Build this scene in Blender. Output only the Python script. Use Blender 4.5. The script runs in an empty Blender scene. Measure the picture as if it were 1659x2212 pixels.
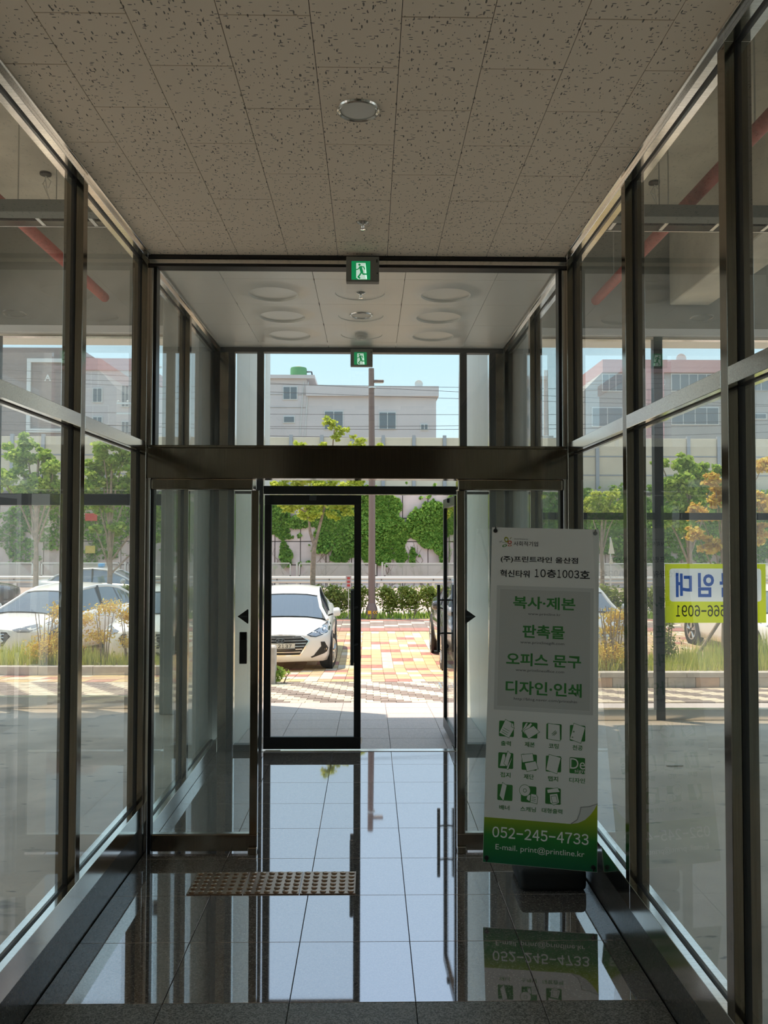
import bpy, bmesh, math, random
import numpy as np
from mathutils import Vector, Matrix
from mathutils.bvhtree import BVHTree
PI = math.pi
S = bpy.context.scene
COL = S.collection
random.seed(7)

# ---------------------------------------------------------------- camera
EYE = Vector((0, 0, 1.83725))
PITCH, YAW, ROLL, FPX = 0.03109, 0.0165, 0.00175, 1816.8
W_, H_ = 1659.0, 2212.0
_fw = Vector((math.sin(YAW)*math.cos(PITCH), math.cos(YAW)*math.cos(PITCH), math.sin(PITCH)))
_r = Vector((math.cos(YAW), -math.sin(YAW), 0)); _u = _r.cross(_fw)
_r2 = _r*math.cos(ROLL) + _u*math.sin(ROLL); _u2 = _u*math.cos(ROLL) - _r*math.sin(ROLL)
cam = bpy.data.objects.new('camera', bpy.data.cameras.new('camera'))
COL.objects.link(cam)
cam.matrix_world = Matrix(((_r2.x, _u2.x, -_fw.x, EYE.x), (_r2.y, _u2.y, -_fw.y, EYE.y), (_r2.z, _u2.z, -_fw.z, EYE.z), (0, 0, 0, 1)))
cam.data.sensor_fit = 'VERTICAL'; cam.data.sensor_height = 24.0
cam.data.lens = FPX/H_*24.0
cam.data.clip_start = 0.05; cam.data.clip_end = 500
S.camera = cam

def at(px, py, Y):
    """the point of the vertical plane y = Y that the calibrated view puts at a pixel of the photograph (for measuring)"""
    d = _fw + _r2*((px-W_/2)/FPX) - _u2*((py-H_/2)/FPX)
    return EYE + d*(Y/d.y)

# ---------------------------------------------------------------- sky, sun, exposure
S.view_settings.view_transform = 'Standard'; S.view_settings.look = 'None'
S.view_settings.gamma = 1.0; S.view_settings.use_curve_mapping = False
S.view_settings.exposure = 0.78
S.cycles.max_bounces = 10; S.cycles.diffuse_bounces = 8; S.cycles.glossy_bounces = 6
S.cycles.transparent_max_bounces = 40
wd = bpy.data.worlds.new('sky'); S.world = wd; wd.use_nodes = True
nt = wd.node_tree; nt.nodes.clear()
out = nt.nodes.new('ShaderNodeOutputWorld'); bg = nt.nodes.new('ShaderNodeBackground')
tc = nt.nodes.new('ShaderNodeTexCoord'); sx = nt.nodes.new('ShaderNodeSeparateXYZ'); rp = nt.nodes.new('ShaderNodeValToRGB')
nt.links.new(tc.outputs['Generated'], sx.inputs[0]); nt.links.new(sx.outputs['Z'], rp.inputs[0])
rp.color_ramp.elements[0].position = 0.0; rp.color_ramp.elements[0].color = (0.80, 0.93, 0.98, 1)
rp.color_ramp.elements[1].position = 0.6; rp.color_ramp.elements[1].color = (0.44, 0.63, 0.86, 1)
e = rp.color_ramp.elements.new(0.2); e.color = (0.56, 0.79, 0.93, 1)
nt.links.new(rp.outputs[0], bg.inputs[0]); bg.inputs[1].default_value = 0.90
nt.links.new(bg.outputs[0], out.inputs[0])
sun = bpy.data.objects.new('sun', bpy.data.lights.new('sun', 'SUN')); COL.objects.link(sun)
sun.data.energy = 3.6; sun.data.angle = math.radians(0.6); sun.data.color = (1.0, 0.84, 0.66)
SUN_TO = Vector((-0.312, 0.176, 0.934)).normalized()
sun.rotation_euler = SUN_TO.to_track_quat('Z', 'Y').to_euler()
sun.location = (-3, 12, 30)

# ---------------------------------------------------------------- materials
def newmat(name):
    m = bpy.data.materials.new(name); m.use_nodes = True
    return m, m.node_tree, m.node_tree.nodes['Principled BSDF']
def mat(name, col, rough=0.5, metal=0.0, var=0.0, scale=8.0, bump=0.0, spec=0.5, ior=1.5, stretch=None, coat=0.0, emit=None, island=False):
    m, t, b = newmat(name)
    b.inputs['Roughness'].default_value = rough; b.inputs['Metallic'].default_value = metal
    b.inputs['Specular IOR Level'].default_value = spec; b.inputs['IOR'].default_value = ior
    b.inputs['Coat Weight'].default_value = coat; b.inputs['Coat Roughness'].default_value = 0.05
    b.inputs['Base Color'].default_value = (*col, 1)
    if emit: b.inputs['Emission Color'].default_value = (*col, 1); b.inputs['Emission Strength'].default_value = emit
    if var or bump:
        co = t.nodes.new('ShaderNodeTexCoord'); mp = t.nodes.new('ShaderNodeMapping')
        t.links.new(co.outputs['Object'], mp.inputs[0])
        if stretch: mp.inputs['Scale'].default_value = stretch
        n = t.nodes.new('ShaderNodeTexNoise'); n.inputs['Scale'].default_value = scale; n.inputs['Detail'].default_value = 5
        t.links.new(mp.outputs[0], n.inputs['Vector'])
        if var:
            r = t.nodes.new('ShaderNodeValToRGB')
            r.color_ramp.elements[0].position = 0.3; r.color_ramp.elements[1].position = 0.7
            r.color_ramp.elements[0].color = (*[max(0, c*(1-var)) for c in col], 1)
            r.color_ramp.elements[1].color = (*[min(1, c*(1+var)) for c in col], 1)
            src = n.outputs[0]
            if island:
                g = t.nodes.new('ShaderNodeNewGeometry'); src = g.outputs['Random Per Island']
                r.color_ramp.elements[0].position = 0; r.color_ramp.elements[1].position = 1
            t.links.new(src, r.inputs[0]); t.links.new(r.outputs[0], b.inputs['Base Color'])
        if bump:
            bp = t.nodes.new('ShaderNodeBump'); bp.inputs['Strength'].default_value = bump; bp.inputs['Distance'].default_value = 0.01
            t.links.new(n.outputs[0], bp.inputs['Height']); t.links.new(bp.outputs[0], b.inputs['Normal'])
    return m
def glassmat(name, tint=(0.93, 0.97, 0.95), refl=1.0, dust_haze=0.0):
    m, t, b = newmat(name); t.nodes.remove(b)
    o = t.nodes['Material Output']
    tr = t.nodes.new('ShaderNodeBsdfTransparent'); tr.inputs[0].default_value = (*[c**0.5 for c in tint], 1)
    gl = t.nodes.new('ShaderNodeBsdfGlossy'); gl.inputs['Roughness'].default_value = 0.0
    lw = t.nodes.new('ShaderNodeLayerWeight'); lw.inputs[0].default_value = 0.5
    pw = t.nodes.new('ShaderNodeMath'); pw.operation = 'POWER'; pw.inputs[1].default_value = 5.0
    ma = t.nodes.new('ShaderNodeMath'); ma.operation = 'MULTIPLY_ADD'; ma.inputs[1].default_value = 0.90*refl; ma.inputs[2].default_value = 0.08*refl
    ge = t.nodes.new('ShaderNodeNewGeometry'); iv = t.nodes.new('ShaderNodeMath'); iv.operation = 'SUBTRACT'; iv.inputs[0].default_value = 1
    mu = t.nodes.new('ShaderNodeMath'); mu.operation = 'MULTIPLY'
    mx = t.nodes.new('ShaderNodeMixShader')
    t.links.new(lw.outputs['Facing'], pw.inputs[0]); t.links.new(pw.outputs[0], ma.inputs[0])
    t.links.new(ge.outputs['Backfacing'], iv.inputs[1]); t.links.new(ma.outputs[0], mu.inputs[0]); t.links.new(iv.outputs[0], mu.inputs[1])
    t.links.new(mu.outputs[0], mx.inputs[0]); t.links.new(tr.outputs[0], mx.inputs[1]); t.links.new(gl.outputs[0], mx.inputs[2])
    last = mx.outputs[0]
    if dust_haze:                                  # a film of dust that scatters light and also lends a pale haze
        df = t.nodes.new('ShaderNodeBsdfDiffuse'); df.inputs[0].default_value = (0.8, 0.82, 0.8, 1)
        tl = t.nodes.new('ShaderNodeBsdfTranslucent'); tl.inputs[0].default_value = (0.8, 0.82, 0.8, 1)
        m0 = t.nodes.new('ShaderNodeMixShader'); m0.inputs[0].default_value = 0.5
        t.links.new(df.outputs[0], m0.inputs[1]); t.links.new(tl.outputs[0], m0.inputs[2])
        m2 = t.nodes.new('ShaderNodeMixShader'); m2.inputs[0].default_value = dust_haze
        t.links.new(last, m2.inputs[1]); t.links.new(m0.outputs[0], m2.inputs[2]); last = m2.outputs[0]
    t.links.new(last, o.inputs[0])
    return m
def granite(name, c1, c2, rough, ior=1.5, spec=0.5, scale=260):
    m, t, b = newmat(name)
    co = t.nodes.new('ShaderNodeNewGeometry')
    n = t.nodes.new('ShaderNodeTexNoise'); n.inputs['Scale'].default_value = scale; n.inputs['Detail'].default_value = 2
    v = t.nodes.new('ShaderNodeTexVoronoi'); v.inputs['Scale'].default_value = scale*0.7
    a = t.nodes.new('ShaderNodeMix'); a.data_type = 'FLOAT'; a.inputs[0].default_value = 0.5
    t.links.new(co.outputs['Position'], n.inputs['Vector']); t.links.new(co.outputs['Position'], v.inputs['Vector'])
    sp = t.nodes.new('ShaderNodeSeparateColor'); t.links.new(v.outputs['Color'], sp.inputs[0])
    t.links.new(n.outputs[0], a.inputs[2]); t.links.new(sp.outputs[0], a.inputs[3])
    r = t.nodes.new('ShaderNodeValToRGB'); r.color_ramp.elements[0].position = 0.3; r.color_ramp.elements[1].position = 0.75
    r.color_ramp.elements[0].color = (*c1, 1); r.color_ramp.elements[1].color = (*c2, 1)
    t.links.new(a.outputs[0], r.inputs[0]); t.links.new(r.outputs[0], b.inputs['Base Color'])
    b.inputs['Roughness'].default_value = rough; b.inputs['IOR'].default_value = ior; b.inputs['Specular IOR Level'].default_value = spec
    if ior > 2: b.inputs['Specular Tint'].default_value = (1.0, 0.92, 0.94, 1)
    return m
def brushed(name, col, rough=0.25, vertical=True):
    m = mat(name, col, rough, 1.0, var=0.12, scale=3.0, stretch=(60, 60, 1.5) if vertical else (1.5, 60, 60))
    return m
def leafmat(name, c1, c2, trans=0.35):
    m, t, b = newmat(name); t.nodes.remove(b); o = t.nodes['Material Output']
    g = t.nodes.new('ShaderNodeNewGeometry'); r = t.nodes.new('ShaderNodeValToRGB')
    r.color_ramp.elements[0].color = (*c1, 1); r.color_ramp.elements[1].color = (*c2, 1)
    t.links.new(g.outputs['Random Per Island'], r.inputs[0])
    d = t.nodes.new('ShaderNodeBsdfDiffuse'); l = t.nodes.new('ShaderNodeBsdfTranslucent'); x = t.nodes.new('ShaderNodeMixShader')
    x.inputs[0].default_value = trans
    t.links.new(r.outputs[0], d.inputs[0]); t.links.new(r.outputs[0], l.inputs[0])
    t.links.new(d.outputs[0], x.inputs[1]); t.links.new(l.outputs[0], x.inputs[2]); t.links.new(x.outputs[0], o.inputs[0])
    return m
def acoustic():
    """off-white mineral fibre ceiling tile with little worm-shaped fissures"""
    m, t, b = newmat('acoustic_tile')
    co = t.nodes.new('ShaderNodeTexCoord')
    mix = None
    ge = t.nodes.new('ShaderNodeNewGeometry')
    for k, (sc, th, st) in enumerate([(70, 0.21, (1.0, 0.30, 0.2)), (115, 0.21, (1.0, 0.40, 0.2)), (84, 0.20, (0.30, 1.0, 0.2))]):
        mp = t.nodes.new('ShaderNodeMapping'); mp.inputs['Scale'].default_value = st; mp.inputs['Rotation'].default_value = (0, 0, (1.0, -0.9, 0.7)[k])
        t.links.new(ge.outputs['Position'], mp.inputs[0])
        v = t.nodes.new('ShaderNodeTexVoronoi'); v.inputs['Scale'].default_value = sc; v.inputs['Randomness'].default_value = 1
        t.links.new(mp.outputs[0], v.inputs['Vector'])
        sp = t.nodes.new('ShaderNodeSeparateColor'); t.links.new(v.outputs['Color'], sp.inputs[0])
        l1 = t.nodes.new('ShaderNodeMath'); l1.operation = 'LESS_THAN'; l1.inputs[1].default_value = th
        t.links.new(v.outputs['Distance'], l1.inputs[0])
        l2 = t.nodes.new('ShaderNodeMath'); l2.operation = 'LESS_THAN'; l2.inputs[1].default_value = 0.36
        t.links.new(sp.outputs[k % 3], l2.inputs[0])
        mm = t.nodes.new('ShaderNodeMath'); mm.operation = 'MULTIPLY'; t.links.new(l1.outputs[0], mm.inputs[0]); t.links.new(l2.outputs[0], mm.inputs[1])
        if mix is None: mix = mm.outputs[0]
        else:
            mx = t.nodes.new('ShaderNodeMath'); mx.operation = 'MAXIMUM'; t.links.new(mix, mx.inputs[0]); t.links.new(mm.outputs[0], mx.inputs[1]); mix = mx.outputs[0]
    r = t.nodes.new('ShaderNodeMix'); r.data_type = 'RGBA'
    r.inputs[6].default_value = (0.92, 0.78, 0.63, 1); r.inputs[7].default_value = (0.22, 0.19, 0.16, 1)
    t.links.new(mix, r.inputs[0]); t.links.new(r.outputs[2], b.inputs['Base Color']); b.inputs['Roughness'].default_value = 0.9
    return m

M = dict(
    steel=brushed('brushed_steel_dimmed', (0.33, 0.29, 0.235), 0.12),  # base darkened to stand in for dim reflections on mullions and header
    steel_h=brushed('brushed_steel_across_lit', (0.82, 0.78, 0.72), 0.13, False),  # same steel, base lightened to carry bright reflections on sills and rails
    bright=mat('satin_steel', (0.78, 0.75, 0.71), 0.16, 1.0),
    gasket=mat('black_gasket', (0.012, 0.010, 0.009), 0.5),
    black=mat('black_paint', (0.010, 0.010, 0.010), 0.35),
    darkalu=mat('dark_aluminium', (0.06, 0.065, 0.07), 0.4, 0.3),
    glass=glassmat('clear_glass', (0.945, 0.96, 0.945), 1.0, 0.012),
    dglass=glassmat('sliding_door_glass', (0.82, 0.91, 0.87), 1.2, 0.07),  # dust share raised to lay a pale veil over the dim vestibule
    fglass=glassmat('shopfront_glass', (0.95, 0.96, 0.93), 1.0, 0.06),
    tile=granite('polished_granite', (0.07, 0.066, 0.062), (0.32, 0.30, 0.285), 0.03, 5.6, 0.5),
    tile_r=granite('flamed_granite', (0.075, 0.070, 0.062), (0.34, 0.32, 0.29), 0.45),
    plinth=granite('plinth_granite', (0.03, 0.027, 0.024), (0.10, 0.09, 0.08), 0.22),
    grout=mat('grout', (0.02, 0.02, 0.02), 0.8),
    acoustic=acoustic(),
    seam=mat('dark_seam', (0.03, 0.027, 0.024), 0.9),
    panel=mat('white_ceiling_panel', (0.92, 0.89, 0.83), 0.34, ior=1.6),
    white=mat('white_paint', (0.82, 0.82, 0.80), 0.5),
    offwhite=mat('off_white_plastic', (0.70, 0.68, 0.63), 0.45),
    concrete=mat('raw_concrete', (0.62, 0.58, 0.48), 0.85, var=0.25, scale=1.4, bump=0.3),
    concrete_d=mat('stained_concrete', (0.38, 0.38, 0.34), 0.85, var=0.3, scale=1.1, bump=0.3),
    slabfloor=mat('dusty_concrete_floor', (0.68, 0.59, 0.48), 0.40, var=0.22, scale=1.6),
    lobby=mat('lobby_wall', (0.62, 0.58, 0.52), 0.7, var=0.1, scale=2),
    porch=mat('white_wall_panel', (0.80, 0.83, 0.82), 0.35),
    red=mat('red_pipe_lagging', (0.42, 0.10, 0.08), 0.6, var=0.2, scale=20),
    galv=mat('galvanised_steel', (0.62, 0.62, 0.60), 0.35, 0.9),
    rubber=mat('black_rubber', (0.015, 0.015, 0.015), 0.7),
    chrome=mat('chrome', (0.85, 0.85, 0.85), 0.08, 1.0),
    paper=mat('banner_cloth', (0.80, 0.79, 0.75), 0.55),
    ink=mat('black_ink', (0.01, 0.01, 0.01), 0.6),
    ink_g=mat('green_ink', (0.045, 0.22, 0.045), 0.6),
    ink_w=mat('white_ink', (0.85, 0.85, 0.82), 0.6),
)

def stain(m):
    t = m.node_tree; b = t.nodes['Principled BSDF']; src = b.inputs['Base Color'].links[0].from_socket
    g = t.nodes.new('ShaderNodeNewGeometry'); acc = None
    for sc, lo, hi, st in ((5.5, .64, .74, (0.45, 1, 1)), (16, .66, .70, (0.35, 1, 1)), (1.1, .56, .70, (1, 1, 1))):
        mp = t.nodes.new('ShaderNodeMapping'); mp.inputs['Scale'].default_value = st; n = t.nodes.new('ShaderNodeTexNoise'); n.inputs['Scale'].default_value = sc; n.inputs['Detail'].default_value = 4
        r = t.nodes.new('ShaderNodeMapRange'); r.inputs[1].default_value = lo; r.inputs[2].default_value = hi; r.inputs[4].default_value = 0.35 if sc < 2 else 0.7
        t.links.new(g.outputs['Position'], mp.inputs[0]); t.links.new(mp.outputs[0], n.inputs['Vector']); t.links.new(n.outputs[0], r.inputs[0])
        if acc is None: acc = r.outputs[0]
        else:
            x = t.nodes.new('ShaderNodeMath'); x.operation = 'MAXIMUM'; t.links.new(acc, x.inputs[0]); t.links.new(r.outputs[0], x.inputs[1]); acc = x.outputs[0]
    mx = t.nodes.new('ShaderNodeMix'); mx.data_type = 'RGBA'; mx.inputs[7].default_value = (0.13, 0.12, 0.10, 1)
    t.links.new(acc, mx.inputs[0]); t.links.new(src, mx.inputs[6]); t.links.new(mx.outputs[2], b.inputs['Base Color'])
stain(M['slabfloor'])
# ---------------------------------------------------------------- object helpers
def link(name, me, parent=None, m=None):
    o = bpy.data.objects.new(name, me); COL.objects.link(o)
    if m is not None: me.materials.append(m)
    if parent is not None: o.parent = parent
    return o
def obj(name, bm, m=None, parent=None, smooth=False):
    me = bpy.data.meshes.new(name)
    bmesh.ops.recalc_face_normals(bm, faces=bm.faces)
    bm.to_mesh(me); bm.free()
    if smooth:
        me.polygons.foreach_set('use_smooth', [True]*len(me.polygons))
        if smooth != 'all':
            try: me.set_sharp_from_angle(angle=math.radians(40))
            except Exception: pass
    return link(name, me, parent, m)
def raw(name, verts, faces, m=None, parent=None, smooth=False):
    me = bpy.data.meshes.new(name); me.from_pydata([tuple(v) for v in verts], [], [tuple(f) for f in faces]); me.update()
    if smooth: me.polygons.foreach_set('use_smooth', [True]*len(me.polygons))
    return link(name, me, parent, m)
def tag(o, label, cat, group=None, kind=None):
    o['label'] = label; o['category'] = cat
    if group: o['group'] = group
    if kind: o['kind'] = kind
    return o
def thing(name, label, cat, loc=(0, 0, 0), rz=0.0, group=None):
    o = bpy.data.objects.new(name, None); COL.objects.link(o); o.location = loc; o.rotation_euler = (0, 0, rz)
    o.empty_display_size = 0.1
    return tag(o, label, cat, group)
def struct(name):
    o = bpy.data.objects.new(name, None); COL.objects.link(o); o['kind'] = 'structure'; return o
def stuff(o): o['kind'] = 'stuff'; return o
def dup(o, parent=None):
    c = o.copy(); COL.objects.link(c)
    if parent is not None: c.parent = parent
    for ch in list(o.children): dup(ch, c)
    return c
def nb(): return bmesh.new()
def box(bm, x0, x1, y0, y1, z0, z1, bev=0.0, seg=1):
    vs = [bm.verts.new(p) for p in ((x0, y0, z0), (x1, y0, z0), (x1, y1, z0), (x0, y1, z0), (x0, y0, z1), (x1, y0, z1), (x1, y1, z1), (x0, y1, z1))]
    fs = [bm.faces.new([vs[i] for i in f]) for f in ((3, 2, 1, 0), (4, 5, 6, 7), (0, 1, 5, 4), (1, 2, 6, 5), (2, 3, 7, 6), (3, 0, 4, 7))]
    if bev > 0:
        es = list({e for f in fs for e in f.edges})
        bmesh.ops.bevel(bm, geom=es, offset=bev, segments=seg, profile=0.5, affect='EDGES')
    return vs
def B(name, x0, x1, y0, y1, z0, z1, m, parent=None, bev=0.0, seg=1):
    bm = nb(); box(bm, min(x0, x1), max(x0, x1), min(y0, y1), max(y0, y1), min(z0, z1), max(z0, z1), bev, seg)
    return obj(name, bm, m, parent)
def extrude(bm, prof, a0, a1, axis):
    """prof: closed outline of (p, q); axis 'X': (p,q)=(y,z), 'Y': (x,z), 'Z': (x,y)"""
    f = {'X': lambda p, q, a: (a, p, q), 'Y': lambda p, q, a: (p, a, q), 'Z': lambda p, q, a: (p, q, a)}[axis]
    A = [bm.verts.new(f(p, q, a0)) for p, q in prof]; Bv = [bm.verts.new(f(p, q, a1)) for p, q in prof]
    n = len(prof)
    for i in range(n): bm.faces.new((A[i], A[(i+1) % n], Bv[(i+1) % n], Bv[i]))
    bm.faces.new(A[::-1]); bm.faces.new(Bv)
def E_(name, prof, a0, a1, axis, m, parent=None, smooth=False):
    bm = nb(); extrude(bm, prof, a0, a1, axis); return obj(name, bm, m, parent, smooth)
def lathe(bm, prof, n=24, c=(0, 0, 0), axis='Z', cap=True):
    """prof: list of (r, h) from one end to the other"""
    rings = []
    for r, hh in prof:
        ring = []
        for k in range(n):
            a = 2*PI*k/n; p, q = r*math.cos(a), r*math.sin(a)
            v = {'Z': (c[0]+p, c[1]+q, c[2]+hh), 'X': (c[0]+hh, c[1]+p, c[2]+q), 'Y': (c[0]+p, c[1]+hh, c[2]+q)}[axis]
            ring.append(bm.verts.new(v))
        rings.append(ring)
    for a, b in zip(rings, rings[1:]):
        for k in range(n): bm.faces.new((a[k], a[(k+1) % n], b[(k+1) % n], b[k]))
    if cap:
        bm.faces.new(rings[0][::-1]); bm.faces.new(rings[-1])
def L_(name, prof, m, parent=None, n=24, c=(0, 0, 0), axis='Z', smooth=True):
    bm = nb(); lathe(bm, prof, n, c, axis); return obj(name, bm, m, parent, smooth)
def tube(bm, pts, r, n=8):
    pts = [Vector(p) for p in pts]; rs = r if isinstance(r, (list, tuple)) else [r]*len(pts)
    rings = []; up = None
    for i, p in enumerate(pts):
        d = (pts[min(i+1, len(pts)-1)] - pts[max(i-1, 0)]).normalized()
        if up is None: up = Vector((0, 0, 1)) if abs(d.z) < 0.9 else Vector((1, 0, 0))
        s = d.cross(up).normalized(); up = s.cross(d).normalized()
        rings.append([bm.verts.new(p + (s*math.cos(2*PI*k/n) + up*math.sin(2*PI*k/n))*rs[i]) for k in range(n)])
    for a, b in zip(rings, rings[1:]):
        for k in range(n): bm.faces.new((a[k], a[(k+1) % n], b[(k+1) % n], b[k]))
    bm.faces.new(rings[0][::-1]); bm.faces.new(rings[-1])
def T_(name, pts, r, m, parent=None, n=8):
    bm = nb(); tube(bm, pts, r, n); return obj(name, bm, m, parent, True)

_textcache = {}
def text_mesh(s, bold=0.0):
    key = (s, bold)
    if key not in _textcache:
        c = bpy.data.curves.new('lettering', 'FONT'); c.body = s; c.offset = bold; c.resolution_u = 3
        o = bpy.data.objects.new('lettering_source', c); COL.objects.link(o)
        dg = bpy.context.evaluated_depsgraph_get(); dg.update()
        me = o.evaluated_get(dg).to_mesh()
        v = np.empty(len(me.vertices)*3); me.vertices.foreach_get('co', v)
        f = [tuple(p.vertices) for p in me.polygons]
        o.evaluated_get(dg).to_mesh_clear(); bpy.data.objects.remove(o)
        _textcache[key] = (v.reshape(-1, 3).copy(), f)
    return _textcache[key]
def text(name, s, u0, u1, v0, v1, frame, m, parent, bold=0.0, mirror=False, lift=0.0008):
    """lettering stretched into the rectangle u0..u1, v0..v1 of a plane frame(u, v, lift)"""
    v, f = text_mesh(s, bold)
    lo, hi = v.min(0), v.max(0)
    P = []
    for x, y, _z in v:
        a = (x-lo[0])/(hi[0]-lo[0]+1e-9); b = (y-lo[1])/(hi[1]-lo[1]+1e-9)
        if mirror: a = 1-a
        P.append(frame(u0+(u1-u0)*a, v0+(v1-v0)*b, lift))
    return stuff(raw(name, P, f, m, parent))
def digits(name, s, u0, u1, v0, v1, frame, m, parent, bold=0.0, mirror=False, lift=0.0008):
    """figures set one by one in equal cells (sans serif figures with a flagged 1)"""
    n = len(s); w = (u1-u0)/n
    for k, ch in enumerate(s):
        c = u0+w*(n-1-k+0.5 if mirror else k+0.5)
        if ch == '-':
            text(name, '-', c-w*.40, c+w*.40, v0+(v1-v0)*.42, v0+(v1-v0)*.56, frame, m, parent, 0, mirror, lift)
        else:
            g = w*(.30 if ch == '1' else .43)
            text(name, chr(ord(ch)-48+0xFF10), c-g, c+g, v0, v1, frame, m, parent, bold, mirror, lift)
def poly(name, pts, frame, m, parent, lift):
    bm = nb(); bm.faces.new([bm.verts.new(frame(u, v, lift)) for u, v in pts])
    bmesh.ops.triangulate(bm, faces=bm.faces)
    return obj(name, bm, m, parent)

# ---------------------------------------------------------------- measures (metres, floor z = 0, corridor runs along +y)
XL, XR = -1.313, 1.167             # inner faces of the glazed side walls
YP = 4.951                          # front of the sliding-door partition
YE = 7.35                           # entrance doors
ZC = 3.512                          # ceiling
ZL, ZR = -0.06, -0.20               # floors of the shop units on both sides
YF = 9.50                           # shop fronts
def gz(Y):                          # the ground outside falls away from the building
    return float(np.interp(Y, [7.38, 8.9, 10.2, 13.0, 15.8, 24.0, 46.0], [0, -.055, -.145, -.366, -.59, -.62, -.67]))

# ================================================================ FLOOR
floor = struct('floor')
B('slab', -1.45, 1.30, -6.0, 7.38, -0.14, -0.0185, M['grout'], floor)
colx = [-1.313, -0.815, -0.315, 0.185, 0.685, 1.167]
_tm = {}
for j in range(-7, 8):
    y0 = 3.391 + 0.5*j
    for i in range(5):
        w = colx[i+1]-colx[i]; key = (round(w, 3), j < 0)
        if key not in _tm:
            o = B('tile', 0.0015, w-0.0015, 0.0012, 0.4988, -0.018, 0.0, M['tile_r' if j < 0 else 'tile'], floor, 0.001)
            _tm[key] = o.data
        else:
            o = link('tile', _tm[key], floor)
        o.location = (colx[i], y0, 0)
B('rear_paving', -1.313, 1.167, -6.0, -0.112, -0.0185, 0, M['tile_r'], floor)

# ================================================================ CEILING of mineral fibre tiles
ceil = struct('ceiling')
B('backing', -1.40, 1.26, -2.0, 4.96, ZC+0.004, ZC+0.05, M['seam'], ceil)
sx_ = [-1.313] + [-1.0777+0.294*i for i in range(8)] + [1.167]
_cm = {}
for c in range(9):
    i = c-1
    par = 0 if i % 2 == 0 else 1
    ys = [2.652+0.294*(2*k+par) for k in range(-6, 5)]
    ys = [y for y in ys if y < 4.90] + [4.945]
    for a, b in zip(ys, ys[1:]):
        w, l = sx_[c+1]-sx_[c], b-a; key = (round(w, 3), round(l, 3))
        if key not in _cm:
            o = B('tile', 0.0012, w-0.0012, 0.0020, l-0.0020, 0, 0.012, M['acoustic'], ceil, 0.0008)
            _cm[key] = o.data
        else: o = link('tile', _cm[key], ceil)
        o.location = (sx_[c], a, ZC + random.uniform(0, 0.0006))

# ================================================================ GLAZED SIDE WALLS
def glazed_wall(name, xin, s, posts, yend, ystart, sill0, sill1, tr, rail, plinth=True, cut=None):
    """xin: inner face, s: outward sign, posts: near edges of the mullions"""
    w = struct(name)
    D, T = 0.090, 0.056
    xo = xin + s*D; xm = xin + s*D/2
    if plinth: B('plinth', xin+s*0.004, xo, ystart, yend, 0, sill0, M['plinth'], w)
    edges = [ystart] + posts
    # sill, rail: one length per bay
    for k, a in enumerate(edges):
        b = (edges[k+1] if k+1 < len(edges) else yend)
        aa = a + (T if k > 0 else 0)
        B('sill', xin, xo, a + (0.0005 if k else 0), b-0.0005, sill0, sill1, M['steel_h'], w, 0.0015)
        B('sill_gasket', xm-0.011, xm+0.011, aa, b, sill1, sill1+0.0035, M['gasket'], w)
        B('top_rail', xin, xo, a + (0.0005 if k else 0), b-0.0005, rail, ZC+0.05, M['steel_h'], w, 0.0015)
        B('rail_gasket', xm-0.011, xm+0.011, aa, b, rail-0.0035, rail, M['gasket'], w)
        if tr:
            B('transom', xin, xo, aa, b, tr[0], tr[1], M['steel_h'], w, 0.0015)
            B('transom_gasket', xm-0.011, xm+0.011, aa, b, tr[0]-0.0035, tr[0], M['gasket'], w)
            B('glass_pane', xm-0.006, xm+0.006, aa-0.006, b+0.006, sill1-0.004, tr[0]+0.004, M['glass'], w)
            B('glass_pane', xm-0.006, xm+0.006, aa-0.006, b+0.006, tr[1]-0.004, rail+0.004, M['glass'], w)
        else:
            B('glass_pane', xm-0.006, xm+0.006, aa-0.006, b+0.006, sill1-0.004, rail+0.004, M['glass'], w)
    for p in posts:
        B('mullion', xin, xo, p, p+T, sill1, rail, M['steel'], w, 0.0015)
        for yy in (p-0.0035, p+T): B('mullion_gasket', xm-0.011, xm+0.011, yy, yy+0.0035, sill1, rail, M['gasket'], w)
    B('ceiling_trim', xin, xin - s*0.022, ystart, yend, rail+0.019, rail+0.031, M['bright'], w, 0.001)
    return w
glazed_wall('wall_left', XL, -1, [-0.607, 0.501, 1.609, 2.717, 3.825, 4.933], 4.989, -1.5, 0.177, 0.289, (2.338, 2.400), 3.482)
glazed_wall('wall_right', XR, 1, [-0.55, 0.538, 1.626, 2.714, 3.802, 4.933], 4.989, -1.5, 0.177, 0.289, (2.338, 2.400), 3.482)
glazed_wall('wall_vestibule_left', XL, -1, [6.10], 7.29, 4.99, 0.0, 0.108, None, 3.455, False)
glazed_wall('wall_vestibule_right', XR, 1, [6.10], 7.29, 4.99, 0.0, 0.108, None, 3.455, False)

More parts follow.
